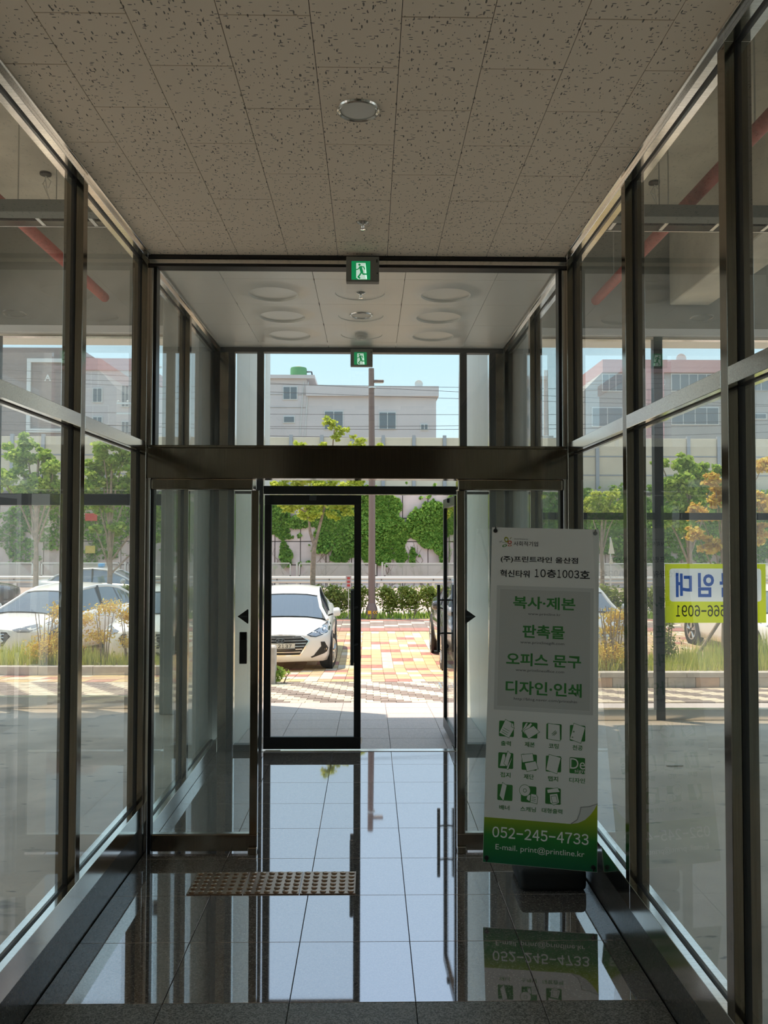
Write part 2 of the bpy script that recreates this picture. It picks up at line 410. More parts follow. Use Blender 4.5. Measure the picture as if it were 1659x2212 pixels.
# ================================================================ PARTITION WITH THE SLIDING DOORS
part = struct('wall_partition')
B('header_beam', XL, XR, YP, YP+0.17, 2.188, 2.366, M['steel'], part, 0.002)
B('header_ledge', XL, XR, YP+0.008, YP+0.16, 2.368, 2.384, M['steel'], part, 0.002)
B('operator_cover', -1.288, -0.690, YP+0.004, YP+0.15, 2.120, 2.1865, M['steel'], part, 0.008, 2)
B('operator_cover', 0.520, 1.142, YP+0.004, YP+0.15, 2.120, 2.1865, M['steel'], part, 0.008, 2)
for a, b, m_ in ((XL, -1.292, 'bright'), (-1.290, -1.272, 'black')):
    B('jamb', a, b, YP+0.01, YP+0.07, 0.0, 2.187, M[m_], part, 0.001)
    B('jamb', a, b, YP+0.03, YP+0.11, 2.385, 3.448, M[m_], part, 0.001)
for a, b, m_ in ((1.146, XR, 'bright'), (1.126, 1.144, 'black')):
    B('jamb', a, b, YP+0.01, YP+0.07, 0.0, 2.187, M[m_], part, 0.001)
    B('jamb', a, b, YP+0.03, YP+0.11, 2.385, 3.448, M[m_], part, 0.001)
B('top_rail', XL, XR, YP+0.005, YP+0.11, 3.464, 3.490, M['bright'], part, 0.0015)
B('top_gasket', XL, XR, YP+0.012, YP+0.10, 3.449, 3.463, M['gasket'], part)
B('head_strip', XL, XR, YP-0.006, YP+0.11, 3.491, 3.55, M['black'], part)
B('glass_pane', -1.275, 1.13, YP+0.064, YP+0.076, 2.380, 3.452, M['glass'], part)

def sliding_leaf(name, xa, xb, xstile):
    """xa..xb the leaf, the meeting stile at xstile's end"""
    d = struct(name)
    y0, y1 = YP+0.018, YP+0.058
    sl = (xb-0.046, xb) if xstile > 0 else (xa, xa+0.046)
    B('stile', sl[0], sl[1], y0, y1, 0.110, 2.118, M['steel'], d, 0.002)
    B('bottom_rail', xa, xb, y0, y1, 0.014, 0.108, M['steel'], d, 0.002)
    g0, g1 = (xa, sl[0]) if xstile > 0 else (sl[1], xb)
    B('bead', g0, g1, y0+0.004, y1-0.004, 0.1085, 0.1135, M['bright'], d)
    B('glass_pane', g0, g1, (y0+y1)/2-0.006, (y0+y1)/2+0.006, 0.112, 2.118, M['dglass'], d)
    gx = sl[1]-0.025 if xstile > 0 else sl[0]+0.025
    B('floor_guide', gx-0.026, gx+0.026, y0-0.022, y0-0.002, 0, 0.040, M['steel'], d, 0.003)
    yy = (y0+y1)/2-0.007
    sg = -1 if xstile > 0 else 1
    cx = -0.745 if xstile > 0 else 0.592
    # black triangular arrow sticker with rounded corners
    P = [(cx+sg*0.034, 1.375), (cx-sg*0.026, 1.418), (cx-sg*0.030, 1.414), (cx-sg*0.030, 1.336), (cx-sg*0.026, 1.332)]
    bm = nb(); extrude(bm, P, yy-0.001, yy, 'Y'); obj('arrow_sticker', bm, M['black'], d)
    B('sticker_stripe', cx-sg*0.024, cx+sg*0.018, yy-0.0016, yy-0.0008, 1.370, 1.379, M['darkalu'], d)
    return d
dl = sliding_leaf('door_1', -1.271, -0.655, 1)
dr = sliding_leaf('door_2', 0.514, 1.125, -1)
# touch switch on the left leaf
sw = B('switch_plate', -0.765, -0.721, YP+0.012, YP+0.030, 1.10, 1.285, M['black'], dl, 0.002)
B('sensor_window', -0.757, -0.729, YP+0.0105, YP+0.012, 1.24, 1.282, mat('dark_lens', (0.002, 0.002, 0.002), 0.1), sw)
for k in range(5): L_('symbol_dot', [(0.0035, 0), (0.0035, 0.0012)], M['gasket'], sw, 10, (-0.743, YP+0.0106, 1.125+0.021*k), 'Y')

# ================================================================ VESTIBULE CEILING of white panels with round recesses
vc = struct('ceiling_vestibule')
ZV = 3.50
B('backing', XL-0.05, XR+0.05, YP+0.16, 7.33, ZV+0.05, ZV+0.08, M['seam'], vc)
vx = [XL, -0.950, -0.365, 0.220, 0.800, XR]; vy = [YP+0.175, 5.36, 5.94, 6.52, 7.10, 7.325]
def dished(w, l, d=1.0):
    bm = nb(); n = 64; cx, cy = w/2, l/2
    def ring(r, z): return [bm.verts.new((cx+r*math.cos(2*PI*k/n), cy+r*math.sin(2*PI*k/n), z)) for k in range(n)]
    sq = []
    for k in range(n):
        a = 2*PI*k/n; c, s = math.cos(a), math.sin(a); q = min((w/2-0.0015)/max(abs(c), 1e-6), (l/2-0.0015)/max(abs(s), 1e-6))
        sq.append(bm.verts.new((cx+c*q, cy+s*q, 0)))
    top = [bm.verts.new((v.co.x, v.co.y, 0.006)) for v in sq]
    rs = [top, sq, ring(0.252, 0), ring(0.235, -0.0015*d), ring(0.205, -0.007*d), ring(0.180, -0.014*d), ring(0.168, -0.018*d), ring(0.166, -0.004*d), ring(0.160, -0.003)]
    for a, b in zip(rs, rs[1:]):
        for k in range(n): bm.faces.new((a[k], a[(k+1) % n], b[(k+1) % n], b[k]))
    bm.faces.new(rs[-1])
    return bm
_pm = {}
for i in range(5):
    for j in range(5):
        w, l = vx[i+1]-vx[i], vy[j+1]-vy[j]
        dish = 0 if not (i in (1, 2, 3) and j in (1, 2, 3)) else (0.35 if i == 2 else 1.0)
        key = (round(w, 3), round(l, 3), dish)
        if key not in _pm:
            if dish: o = obj('panel', dished(w, l, dish), M['panel'], vc, True)
            else: o = B('panel', 0.0015, w-0.0015, 0.0015, l-0.0015, 0, 0.006, M['panel'], vc, 0.001)
            _pm[key] = o.data
        else: o = link('panel', _pm[key], vc)
        o.location = (vx[i], vy[j], ZV)

# ================================================================ ENTRANCE FRAME AND ITS TWO SWING DOORS
ent = struct('wall_entrance')
y0, y1 = YE-0.035, YE+0.035
for a, b, m_ in ((XL, -1.238, 'steel'), (-1.236, -1.186, 'darkalu'), (-0.989, -0.934, 'darkalu'), (0.788, 0.845, 'darkalu'), (1.048, 1.098, 'darkalu'), (1.100, XR, 'steel')):
    B('frame_post', a, b, y0, y1, 0, 3.458, M[m_], ent, 0.001)
for a, b in ((-1.184, -1.176), (-0.932, -0.926), (0.779, 0.786), (1.038, 1.046)):
    B('bright_bead', a, b, y0-0.004, y1, 0.06, 3.458, M['bright'], ent, 0.001)
B('head', XL, XR, y0-0.01, y1, 3.460, 3.52, M['darkalu'], ent, 0.002)
B('transom_bar', -0.933, 0.787, y0, y1, 2.222, 2.290, M['black'], ent, 0.002)
B('transom_bead', -0.92, 0.775, y0+0.01, y1-0.005, 2.2165, 2.2215, M['bright'], ent)
for a, b in ((-1.175, -0.990), (0.846, 1.037)):
    B('bottom_rail', a, b, y0, y1, 0.0, 0.058, M['darkalu'], ent, 0.001)
    B('side_bar', a, b, y0, y1, 2.222, 2.262, M['darkalu'], ent, 0.001)
    B('glass_pane', a, b, YE-0.006, YE+0.006, 0.056, 2.224, M['glass'], ent)
    B('glass_pane', a, b, YE-0.006, YE+0.006, 2.260, 3.46, M['glass'], ent)
B('glass_pane', -0.926, 0.779, YE-0.006, YE+0.006, 2.288, 3.46, M['glass'], ent)
B('threshold', -0.933, 0.787, y0-0.01, y1, -0.012, 0.004, M['bright'], ent, 0.001)

def swing_leaf(name, hx, rz, g):
    """leaf from its hinge along g*x (0.84 wide); the handles stand near its free end"""
    d = struct(name); d.location = (hx, YE, 0); d.rotation_euler = (0, 0, rz)
    w = 0.840; t = 0.022
    B('stile', 0, g*0.060, -t, t, 0.120, 2.126, M['black'], d, 0.002)
    B('stile', g*w, g*(w-0.060), -t, t, 0.120, 2.126, M['black'], d, 0.002)
    B('top_rail', g*w, 0, -t, t, 2.127, 2.212, M['black'], d, 0.002)
    B('bottom_rail', g*w, 0, -t, t, 0.016, 0.119, M['black'], d, 0.002)
    B('glass_pane', g*(w-0.055), g*0.055, -0.006, 0.006, 0.115, 2.13, M['glass'], d)
    for s in (-1, 1):
        bm = nb(); tube(bm, [(g*(w-0.075), s*0.075, 0.744), (g*(w-0.075), s*0.075, 1.389)], 0.0155, 12)
        h_ = obj('handle', bm, M['black'], d, True)
        for z in (0.92, 1.24):
            T_('handle_post', [(g*(w-0.032), s*t, z), (g*(w-0.045), s*0.060, z), (g*(w-0.075), s*0.075, z)], 0.009, M['black'], h_, 8)
    B('top_latch', g*(w/2-0.03), g*(w/2+0.03), -t-0.018, -t, 2.165, 2.205, M['darkalu'], d, 0.003)
    B('pivot_plate', g*0.15, g*0.02, -0.033, 0.033, 0.0042, 0.0075, M['bright'], d)
    return d
d3 = swing_leaf('door_3', -0.918, 0.0, 1)
d4 = swing_leaf('door_4', 0.760, math.radians(-88.2), -1)

# ================================================================ PORCH WALLS, BUILDING ABOVE
def porch_wall(name, x, s):
    w = struct(name)
    xi = XL-0.094 if s < 0 else XR+0.094
    B('return_wall', xi, xi+s*0.13, 6.88, 9.40, -0.2, 5.395, M['white'], w)
    for k, (a, b) in enumerate(((7.39, 8.25), (8.253, 9.11), (9.113, 9.97))):
        B('panel', x, x+s*0.012, a, b, -0.14, 4.06, M['porch'], w, 0.002)
    B('core', x+s*0.013, x+s*0.12, 7.39, 9.968, -0.14, 4.06, M['concrete_d'], w)
    return w
porch_wall('wall_porch_left', -1.190, -1)
porch_wall('wall_porch_right', 1.070, 1)
up = struct('wall_upper')
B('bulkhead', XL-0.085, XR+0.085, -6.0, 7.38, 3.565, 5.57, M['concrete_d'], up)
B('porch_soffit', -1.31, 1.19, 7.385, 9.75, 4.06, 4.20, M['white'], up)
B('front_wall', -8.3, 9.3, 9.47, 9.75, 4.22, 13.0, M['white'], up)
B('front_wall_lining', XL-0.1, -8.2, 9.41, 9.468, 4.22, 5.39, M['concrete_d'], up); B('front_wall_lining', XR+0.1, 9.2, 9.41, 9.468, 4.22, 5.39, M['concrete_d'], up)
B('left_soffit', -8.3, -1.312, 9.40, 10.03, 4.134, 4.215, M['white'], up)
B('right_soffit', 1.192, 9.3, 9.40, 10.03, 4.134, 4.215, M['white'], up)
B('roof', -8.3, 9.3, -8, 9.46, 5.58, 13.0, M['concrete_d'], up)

# ================================================================ SHOP UNITS LEFT AND RIGHT OF THE CORRIDOR
def shop(side, s, xin, xout, zf):
    f = struct('floor_shop_'+side); B('screed', xin, xout, -1.6, 9.47, zf-0.12, zf, M['slabfloor'], f)
    c = struct('ceiling_shop_'+side); B('slab', xin, xout, -1.6, 9.40, 5.40, 5.55, M['concrete'], c)
    xb = 3.37 if s > 0 else -4.6
    B('beam', xb, xb+s*0.45, -1.55, 9.35, 4.47, 5.399, M['concrete'], c, 0.01)
    w = struct('wall_shop_'+side)
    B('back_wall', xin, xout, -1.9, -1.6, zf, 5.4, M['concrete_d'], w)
    for y in (-1.85, 1.0, 3.8, 6.6, 9.36): B('added_side_post', xout, xout+s*0.14, y, y+0.1, zf-0.1, 5.55, M['darkalu'], w)  # unseen outer side, added as glazing to let more daylight into the shop
    B('added_side_sill', xout+s*0.02, xout+s*0.12, -1.74, 9.35, zf-0.1, zf+0.05, M['darkalu'], w)
    for a, b in ((-1.74, 0.99), (1.11, 3.79), (3.91, 6.59), (6.71, 9.35)): B('added_side_glass', xout+s*0.06, xout+s*0.072, a, b, zf+0.051, 5.55, M['fglass'], w)
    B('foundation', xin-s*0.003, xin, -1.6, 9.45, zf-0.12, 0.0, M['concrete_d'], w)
    return f
shop('left', -1, XL-0.095, -8.0, ZL)
shop('right', 1, XR+0.095, 9.0, ZR)

def shopfront(name, xs, zb, zt, t0, t1, skip=()):
    w = struct(name)
    y0, y1 = YF-0.05, YF+0.05
    for x in xs: B('window_post', x-0.05, x+0.05, y0, y1, zb, 4.13, M['darkalu'], w, 0.002)
    for k, (a, b) in enumerate(zip(xs, xs[1:])):
        a, b = a+0.051, b-0.051
        B('bottom_rail', a, b, y0, y1, zb, zt, M['bright'], w, 0.002)
        B('transom', a, b, y0, y1, t0, t1, M['darkalu'], w, 0.002)
        B('head_rail', a, b, y0, y1, 4.10, 4.132, M['bright'], w, 0.002)
        B('glass_pane', a, b, YF-0.006, YF+0.006, zt, t0, M['fglass'], w)
        B('glass_pane', a, b, YF-0.006, YF+0.006, t1, 4.10, M['fglass'], w)
    return w
shopfront('window_1', [-7.95, -6.1, -4.22, -3.29, -1.37], ZL-0.02, ZL+0.13, 2.20, 2.33)
shopfront('window_2', [1.25, 3.27, 5.25, 7.2, 8.95], ZR-0.02, ZR+0.12, 2.05, 2.13)
pl = struct('pillar'); B('core', -2.26, -2.05, 9.12, 9.30, ZL, 5.40, M['concrete_d'], pl, 0.01)

# lobby behind the viewer
lb = struct('wall_lobby')
B('side', -1.45, -1.32, -6, -1.62, -0.0, 3.60, M['lobby'], lb); B('side', 1.17, 1.30, -6, -1.62, 0, 3.60, M['lobby'], lb)
B('rear', -1.45, 1.30, -6.2, -6.0, 0, 3.6, M['lobby'], lb)
B('soffit', -1.32, 1.17, -6, -2.01, 3.50, 3.56, M['lobby'], lb)

# ================================================================ CEILING FITTINGS
def downlight(x, y, z, r, label):
    t = thing('downlight', label, 'ceiling light', (x, y, z), 0, 'recessed round downlights')
    L_('trim_ring', [(r*0.80, 0.004), (r*0.82, -0.006), (r*0.90, -0.010), (r*0.97, -0.007), (r, 0.0), (r*0.97, 0.004)], M['bright'], t, 40)
    L_('diffuser', [(r*0.81, 0.002), (r*0.79, -0.003), (r*0.6, -0.004)], M['offwhite'], t, 40)
    return t
downlight(-0.050, 3.243, ZC, 0.086, 'round recessed downlight with chrome ring in the speckled tile ceiling')
downlight(-0.070, 6.215, ZV-0.003, 0.088, 'round recessed downlight in the white panel ceiling between the doors')
def sprinkler(x, y, z, label):
    t = thing('sprinkler', label, 'sprinkler', (x, y, z), 0, 'ceiling sprinklers')
    L_('escutcheon', [(0.030, 0.002), (0.032, -0.002), (0.020, -0.010), (0.010, -0.014)], M['bright'], t, 24)
    L_('nozzle', [(0.009, -0.012), (0.007, -0.030), (0.004, -0.034)], M['chrome'], t, 16)
    L_('deflector', [(0.013, -0.036), (0.014, -0.040), (0.004, -0.042)], M['chrome'], t, 16)
    return t
sprinkler(-0.042, 4.413, ZC, 'small chrome sprinkler head in the speckled ceiling before the exit sign')
sprinkler(-0.066, 5.640, ZV-0.003, 'chrome sprinkler head on the white panel ceiling between the doors')
t = thing('smoke_detector', 'white round two-tier smoke detector on the white panel ceiling', 'detector', (-0.076, 6.80, ZV-0.003))
L_('base', [(0.052, 0), (0.052, -0.022), (0.048, -0.026)], M['offwhite'], t, 32)
L_('sensor_head', [(0.040, -0.026), (0.040, -0.040), (0.030, -0.048), (0.015, -0.050)], M['offwhite'], t, 32)

sign_g = mat('lit_green', (0.005, 0.26, 0.085), 0.4, emit=0.38); sign_w = mat('lit_white', (0.62, 0.82, 0.70), 0.4, emit=0.36)
def exit_sign(x0, x1, z0, z1, yf, label):
    t = thing('exit_sign', label, 'exit sign', ((x0+x1)/2, yf, z0), 0, 'lit running man exit signs')
    w, hh = x1-x0, z1-z0
    B('housing', -w/2, w/2, 0, 0.055, 0, hh, mat('sign_housing', (0.20, 0.19, 0.17), 0.5), t, 0.003)
    s = hh*0.74; cx = -0.010*w/0.19; zb = hh*0.07
    fr = lambda u, v, l: (cx-s/2+u*s, -l, zb+v*s)
    face = poly('lit_face', [(0, 0), (1, 0), (1, 1), (0, 1)], fr, sign_g, t, 0.0006)
    poly('doorway', [(0.25, 0.10), (0.36, 0.02), (0.82, 0.02), (0.76, 0.12), (0.74, 0.90), (0.25, 0.90)], fr, sign_w, t, 0.0012)
    def limb(bm, pts, wd):
        for (a, b), (c, d) in zip(pts, pts[1:]):
            dx, dy = c-a, d-b; L = math.hypot(dx, dy); nx, ny = -dy/L*wd/2, dx/L*wd/2
            ex, ey = dx/L*wd*0.3, dy/L*wd*0.3
            bm.faces.new([bm.verts.new(fr(p, q, 0.0018)) for p, q in ((a-ex+nx, b-ey+ny), (a-ex-nx, b-ey-ny), (c+ex-nx, d+ey-ny), (c+ex+nx, d+ey+ny))])
    bm = nb()
    limb(bm, [(0.47, 0.68), (0.55, 0.42)], 0.15)                       # trunk
    limb(bm, [(0.55, 0.42), (0.43, 0.24), (0.36, 0.15), (0.44, 0.08)], 0.08)  # standing leg
    limb(bm, [(0.55, 0.42), (0.62, 0.30), (0.84, 0.30)], 0.08)         # swung leg
    limb(bm, [(0.47, 0.70), (0.34, 0.56), (0.26, 0.54)], 0.055)        # arms
    limb(bm, [(0.50, 0.70), (0.65, 0.68), (0.70, 0.56)], 0.055)
    bm.faces.new([bm.verts.new(fr(0.42+0.062*math.cos(2*PI*k/20), 0.80+0.062*math.sin(2*PI*k/20), 0.0018)) for k in range(20)])
    stuff(obj('running_figure', bm, sign_g, t))
    L_('test_button', [(0.004, -0.002), (0.004, 0.0)], M['black'], t, 12, (w*0.44, 0, hh*0.33), 'Y')
    B('switch_slot', w*0.41, w*0.45, -0.001, 0.001, hh*0.76, hh*0.88, M['black'], t)
    return t
exit_sign(-0.144, 0.050, 3.340, 3.489, 4.885, 'lit green exit sign under the speckled ceiling, the nearer and larger one')
exit_sign(-0.173, 0.019, 3.325, 3.474, 7.235, 'lit green exit sign above the outer glass doors, the smaller one')

# ================================================================ TACTILE PAVING
bronze = mat('bronze_steel', (0.36, 0.235, 0.155), 0.24, 0.7)
def tactile(x, y, z, label, group):
    t = thing('tactile_block', label, 'tactile paving', (x, y, z), 0, group)
    B('plate', 0, 0.288, 0, 0.288, 0, 0.004, bronze, t, 0.0012)
    first = None
    for i in range(6):
        for j in range(6):
            if first is None:
                o = L_('stud', [(0.0165, 0), (0.0155, 0.004), (0.011, 0.0058)], bronze, t, 14); first = o.data
            else: o = link('stud', first, t)
            o.location = (0.024+0.048*i, 0.024+0.048*j, 0.004)
    return t
for k, lab in enumerate(('leftmost bronze tactile block with studs on the floor before the sliding doors',
                         'middle bronze tactile block with studs before the sliding doors',
                         'rightmost bronze tactile block with studs, half in bright reflected light')):
    tactile(-0.942+0.291*k, 4.401, 0.0005, lab, 'bronze tactile blocks before the sliding doors')
for k, lab in enumerate(('left', 'middle', 'right')):
    tactile(-0.940+0.291*k, 7.575, gz(7.8)+0.003, lab+' tactile block just outside behind the closed glass door', 'tactile blocks outside the entrance')

# ================================================================ SERVICES IN THE SHOP UNITS
for sd, s, xa, xb, px in (('left', -1, -7.9, -1.45, -2.95), ('right', 1, 1.32, 8.9, 2.52)):
    t = thing('fire_pipe', 'red lagged fire pipe under the %s shop ceiling' % sd, 'pipe', (px, 4.6, 4.50), 0, 'red fire pipes')
    T_('pipe', [(0, 0, 0), (0, 4.7, 0)], 0.052, M['red'], t, 16)
    for k in range(3): T_('hanger', [(0, 0.8+1.6*k, 0.05), (0, 0.8+1.6*k, 0.90)], 0.006, M['galv'], t, 6)
    t = thing('cable_tray', 'galvanised ladder cable tray hanging across the %s shop' % sd, 'cable tray', (0, 6.5, 4.36), 0, 'ladder cable trays')
    for yy in (0, 0.30): B('side_rail', xa, xb, yy-0.006, yy+0.006, 0, 0.05, M['galv'], t)
    n = int((xb-xa)/0.42)
    for k in range(n):
        x = xa+0.2+0.42*k
        B('rung', x, x+0.03, 0.006, 0.294, 0.004, 0.016, M['galv'], t)
    for k in range(4): T_('cable', [(xa, 0.05+0.055*k, 0.030), ((xa+xb)/2, 0.06+0.05*k, 0.028), (xb, 0.05+0.06*k, 0.03)], 0.011, M['rubber'], t, 6)
    for k in range(3): T_('hanger', [(xa+1.0+2.2*k, 0.15, 0.05), (xa+1.0+2.2*k, 0.15, 1.04)], 0.005, M['galv'], t, 6)
    t = tag(B('air_duct', xa, xb, 6.30, 6.44, 4.29, 4.385, mat('duct_paint', (0.16, 0.17, 0.15), 0.7), None, 0.004), 'grey flat duct in front of the cable tray in the %s shop' % sd, 'duct', 'flat ducts in the shops')
    sx0 = -3.18 if s < 0 else 2.83
    t = thing('socket_outlet', 'ceiling socket with loose hanging wires in the %s shop' % sd, 'socket', (sx0, 8.25 if s > 0 else 8.17, 5.40), 0, 'ceiling sockets with wires')
    L_('box', [(0.055, 0), (0.055, -0.02), (0.03, -0.03)], M['black'], t, 16)
    T_('wire', [(0.0, 0, -0.03), (0.05, 0.01, -0.08), (0.03, 0, -0.15), (-0.03, 0.0, -0.11), (0, 0, -0.07), (0.02, 0, -0.20), (0.05, 0.02, -0.30)], 0.005, M['offwhite'], t, 6)
    T_('wire', [(0.01, 0, -0.03), (-0.03, 0.02, -0.10), (0.02, 0, -0.22), (0.09, 0.0, -0.33)], 0.004, M['offwhite'], t, 6)

# ================================================================ BANNER STAND
def banner_stand():
    bl, br_, tl = Vector((0.593, 4.39, 0.166)), Vector((1.168, 4.28, 0.153)), Vector((0.649, 4.65, 1.899))
    br_.x = 1.150; bl.x = 0.586
    t = thing('banner_stand', 'standing print shop banner with green foot beside the right glass wall', 'banner stand', (0.9, 4.55, 0))
    inv = Vector(t.location)
    ex = (br_-bl).normalized(); ey = (tl-bl); ey = (ey-ex*ey.dot(ex)).normalized(); en = ex.cross(ey)      # en points to the viewer
    if en.y > 0: en = -en
    Wd, Hd = (br_-bl).length, (tl-bl).length
    su, sv = Wd/0.6, Hd/1.78
    fr = lambda u, v, l: tuple(bl + ex*(u*su) + ey*(v*sv) + en*l - inv)
    # cloth: a thin sheet, slightly bowed
    bm = nb(); n = 14
    rows = []
    for s in (0.0, -0.0012):
        g = [[bm.verts.new(fr(0.6*i/6, 1.78*j/n, s)) for i in range(7)] for j in range(n+1)]
        rows.append(g)
        for j in range(n):
            for i in range(6):
                q = (g[j][i], g[j][i+1], g[j+1][i+1], g[j+1][i]); bm.faces.new(q if s == 0 else q[::-1])
    A, Bk = rows
    ring = [(0, i) for i in range(6)] + [(j, 6) for j in range(n)] + [(n, 6-i) for i in range(6)] + [(n-j, 0) for j in range(n)]
    for (j, i), (j2, i2) in zip(ring, ring[1:]+ring[:1]): bm.faces.new((A[j][i], Bk[j][i], Bk[j2][i2], A[j2][i2]))
    obj('banner', bm, M['paper'], t)
    grad, nt, b = newmat('green_gradient_print')
    tcn = nt.nodes.new('ShaderNodeNewGeometry'); sp = nt.nodes.new('ShaderNodeSeparateXYZ'); mr = nt.nodes.new('ShaderNodeMapRange'); cr = nt.nodes.new('ShaderNodeValToRGB')
    mr.inputs[1].default_value = 0.16; mr.inputs[2].default_value = 0.44
    cr.color_ramp.elements[0].color = (0.0, 0.13, 0.055, 1); cr.color_ramp.elements[1].color = (0.42, 0.50, 0.01, 1); cr.color_ramp.elements.new(0.5).color = (0.02, 0.22, 0.03, 1)
    nt.links.new(tcn.outputs['Position'], sp.inputs[0]); nt.links.new(sp.outputs[2], mr.inputs[0]); nt.links.new(mr.outputs[0], cr.inputs[0]); nt.links.new(cr.outputs[0], b.inputs['Base Color'])
    b.inputs['Roughness'].default_value = 0.55
    curve = [(0.46, 0.226), (0.50, 0.234), (0.535, 0.252), (0.562, 0.278), (0.582, 0.305), (0.599, 0.337)]
    poly('green_foot', [(0.001, 0.001), (0.599, 0.001)] + curve[::-1] + [(0.001, 0.226)], fr, grad, t, 0.0004)
    curl = mat('page_curl_print', (0.62, 0.62, 0.58), 0.55); line = mat('page_curl_edge', (0.30, 0.30, 0.28), 0.55)
    poly('page_curl', curve + [(0.555, 0.318), (0.513, 0.312), (0.508, 0.285), (0.495, 0.250)], fr, curl, t, 0.0006)
    def stroke(name, pts, wd, m, lift=0.0010):
        bm = nb()
        for (a, b_), (c, d) in zip(pts, pts[1:]):
            dx, dy = c-a, d-b_; L = math.hypot(dx, dy) or 1; nx, ny = -dy/L*wd/2, dx/L*wd/2; ex_, ey_ = dx/L*wd/2, dy/L*wd/2
            bm.faces.new([bm.verts.new(fr(p, q, lift)) for p, q in ((a-ex_+nx, b_-ey_+ny), (a-ex_-nx, b_-ey_-ny), (c+ex_-nx, d+ey_-ny), (c+ex_+nx, d+ey_+ny))])
        return stuff(obj(name, bm, m, t))
    stroke('curl_edge', [(0.599, 0.336), (0.555, 0.319), (0.513, 0.313), (0.508, 0.285), (0.495, 0.250), (0.462, 0.227)], 0.004, line)
    # grey box with its thin inner line
    grey = mat('grey_print', (0.60, 0.60, 0.57), 0.6); lg = mat('light_grey_print', (0.70, 0.70, 0.67), 0.6)
    grey_d = mat('panel_print', (0.52, 0.52, 0.49), 0.6)
    poly('text_panel', [(0.037, 0.783), (0.573, 0.783), (0.573, 1.455), (0.037, 1.455)], fr, grey, t, 0.0004)
    poly('text_panel_field', [(0.053, 0.803), (0.557, 0.803), (0.557, 1.437), (0.053, 1.437)], fr, grey_d, t, 0.0006)
    stroke('panel_line', [(0.053, 0.803), (0.557, 0.803), (0.557, 1.437), (0.053, 1.437), (0.053, 0.803)], 0.0016, lg)
    k, g, w = M['ink'], M['ink_g'], M['ink_w']
    gd = mat('grey_ink', (0.05, 0.05, 0.05), 0.6)
    for s, u0, u1, v0, v1, m_, bo in (
        ('사회적기업', .1245, .2621, 1.6775, 1.7043, k, .006), ('Social Enterprise', .128, .205, 1.7120, 1.7205, gd, 0), ('(주)프린트라인 울산점', .0534, .4854, 1.582, 1.6204, k, .018),
        ('혁신타워', .0525, .2181, 1.5022, 1.5429, k, .018), ('층', .314, .366, 1.5060, 1.5513, k, .02), ('호', .497, .5513, 1.5060, 1.5513, k, .02),
        ('복사·제본', .1301, .4735, 1.3306, 1.3993, g, .026), ('www.printline.kr', .2138, .3941, 1.2943, 1.3113, gd, 0),
        ('판촉물', .185, .4169, 1.1731, 1.2456, g, .026), ('www.printlinegift.com', .1745, .4157, 1.1386, 1.1565, gd, 0),
        ('오피스 문구', .0989, .5075, 1.0221, 1.0913, g, .026), ('www.printlineoffice.com', .1519, .417, .989, 1.007, gd, 0),
        ('디자인·인쇄', .0989, .512, .8702, .9421, g, .026), ('http://blog.naver.com/printshin', .1457, .4875, .8358, .8539, gd, 0),
        ('출력', .0805, .135, .5971, .6226, g, .015), ('제본', .2099, .2644, .5991, .6257, g, .015), ('코팅', .3389, .3925, .5993, .6255, g, .015), ('천공', .4658, .52, .5987, .6249, g, .015),
        ('접지', .0816, .1371, .435, .461, g, .015), ('재단', .2083, .2624, .4339, .4600, g, .015), ('탭지', .3386, .3918, .4323, .4582, g, .015), ('디자인', .4508, .533, .4333, .4581, g, .015),
        ('배너', .0803, .1346, .2694, .2936, g, .015), ('스캐닝', .1937, .2767, .27, .2945, g, .015), ('대형출력', .3078, .4164, .2713, .2952, g, .015),
        ('E-mail. print@printline.kr', .0659, .5334, .0602, .0974, w, 0)):
        text('lettering', s, u0, u1, v0, v1, fr, m_, t, bo)
    digits('lettering', '052-245-4733', .0440, .5575, .1284, .1827, fr, w, t, .012)
    digits('lettering', '10', .2400, .311, 1.5066, 1.5513, fr, k, t, .014); digits('lettering', '1003', .366, .495, 1.5066, 1.5513, fr, k, t, .014)
    # eleven little pictures: a green square behind a white shape with a dark outline
    sq = 0.0815
    def icon(cx, cy, shapes, lines=(), square=True):
        u = lambda p: (cx+(p[0]-0.5)*sq, cy+(p[1]-0.5)*sq)
        if square:
            r = 0.07; P = []
            for ax, ay, st in ((1-r, 1-r, 0), (r, 1-r, 90), (r, r, 180), (1-r, r, 270)):
                for q in range(4): a = math.radians(st+30*q); P.append(u((ax+r*math.cos(a), ay+r*math.sin(a))))
            poly('icon_square', P, fr, g, t, 0.0006)
        for n_, sh in enumerate(shapes):
            pts = [u(p) for p in sh]
            poly('icon_paper', pts, fr, M['paper'], t, 0.0009+0.0003*n_)
            stroke('icon_outline', pts+pts[:1], 0.0022, g, 0.0010+0.0003*n_)
        for ln in lines: stroke('icon_line', [u(p) for p in ln], 0.0022, g, 0.0022)
    cxs = (0.1093, 0.2363, 0.3660, 0.4920); cys = (0.686, 0.521, 0.358)
    icon(cxs[0], cys[0], [[(.42, 1.1), (.95, .85), (1.02, .55), (.68, -.08), (.02, .22)]], [[(.85, .95), (.82, .66), (1.02, .55)], [(.32, .55), (.70, .36)], [(.24, .42), (.62, .24)], [(.19, .30), (.56, .12)]])
    icon(cxs[1], cys[0], [[(.22, .95), (.38, .98), (.12, .35), (-.05, .40)], [(.55, .98), (.65, .9), (.2, .2), (.0, .45)], [(.75, .80), (1.15, .42), (.42, -.06), (.10, .45)]])
    icon(cxs[2], cys[0], [[(.10, 1.02), (.88, .95), (.92, -.06), (.10, .02)]], [[(.36, .35), (.60, .58)], [(.42, .28), (.66, .52)], [(.50, .27), (.68, .44)]])
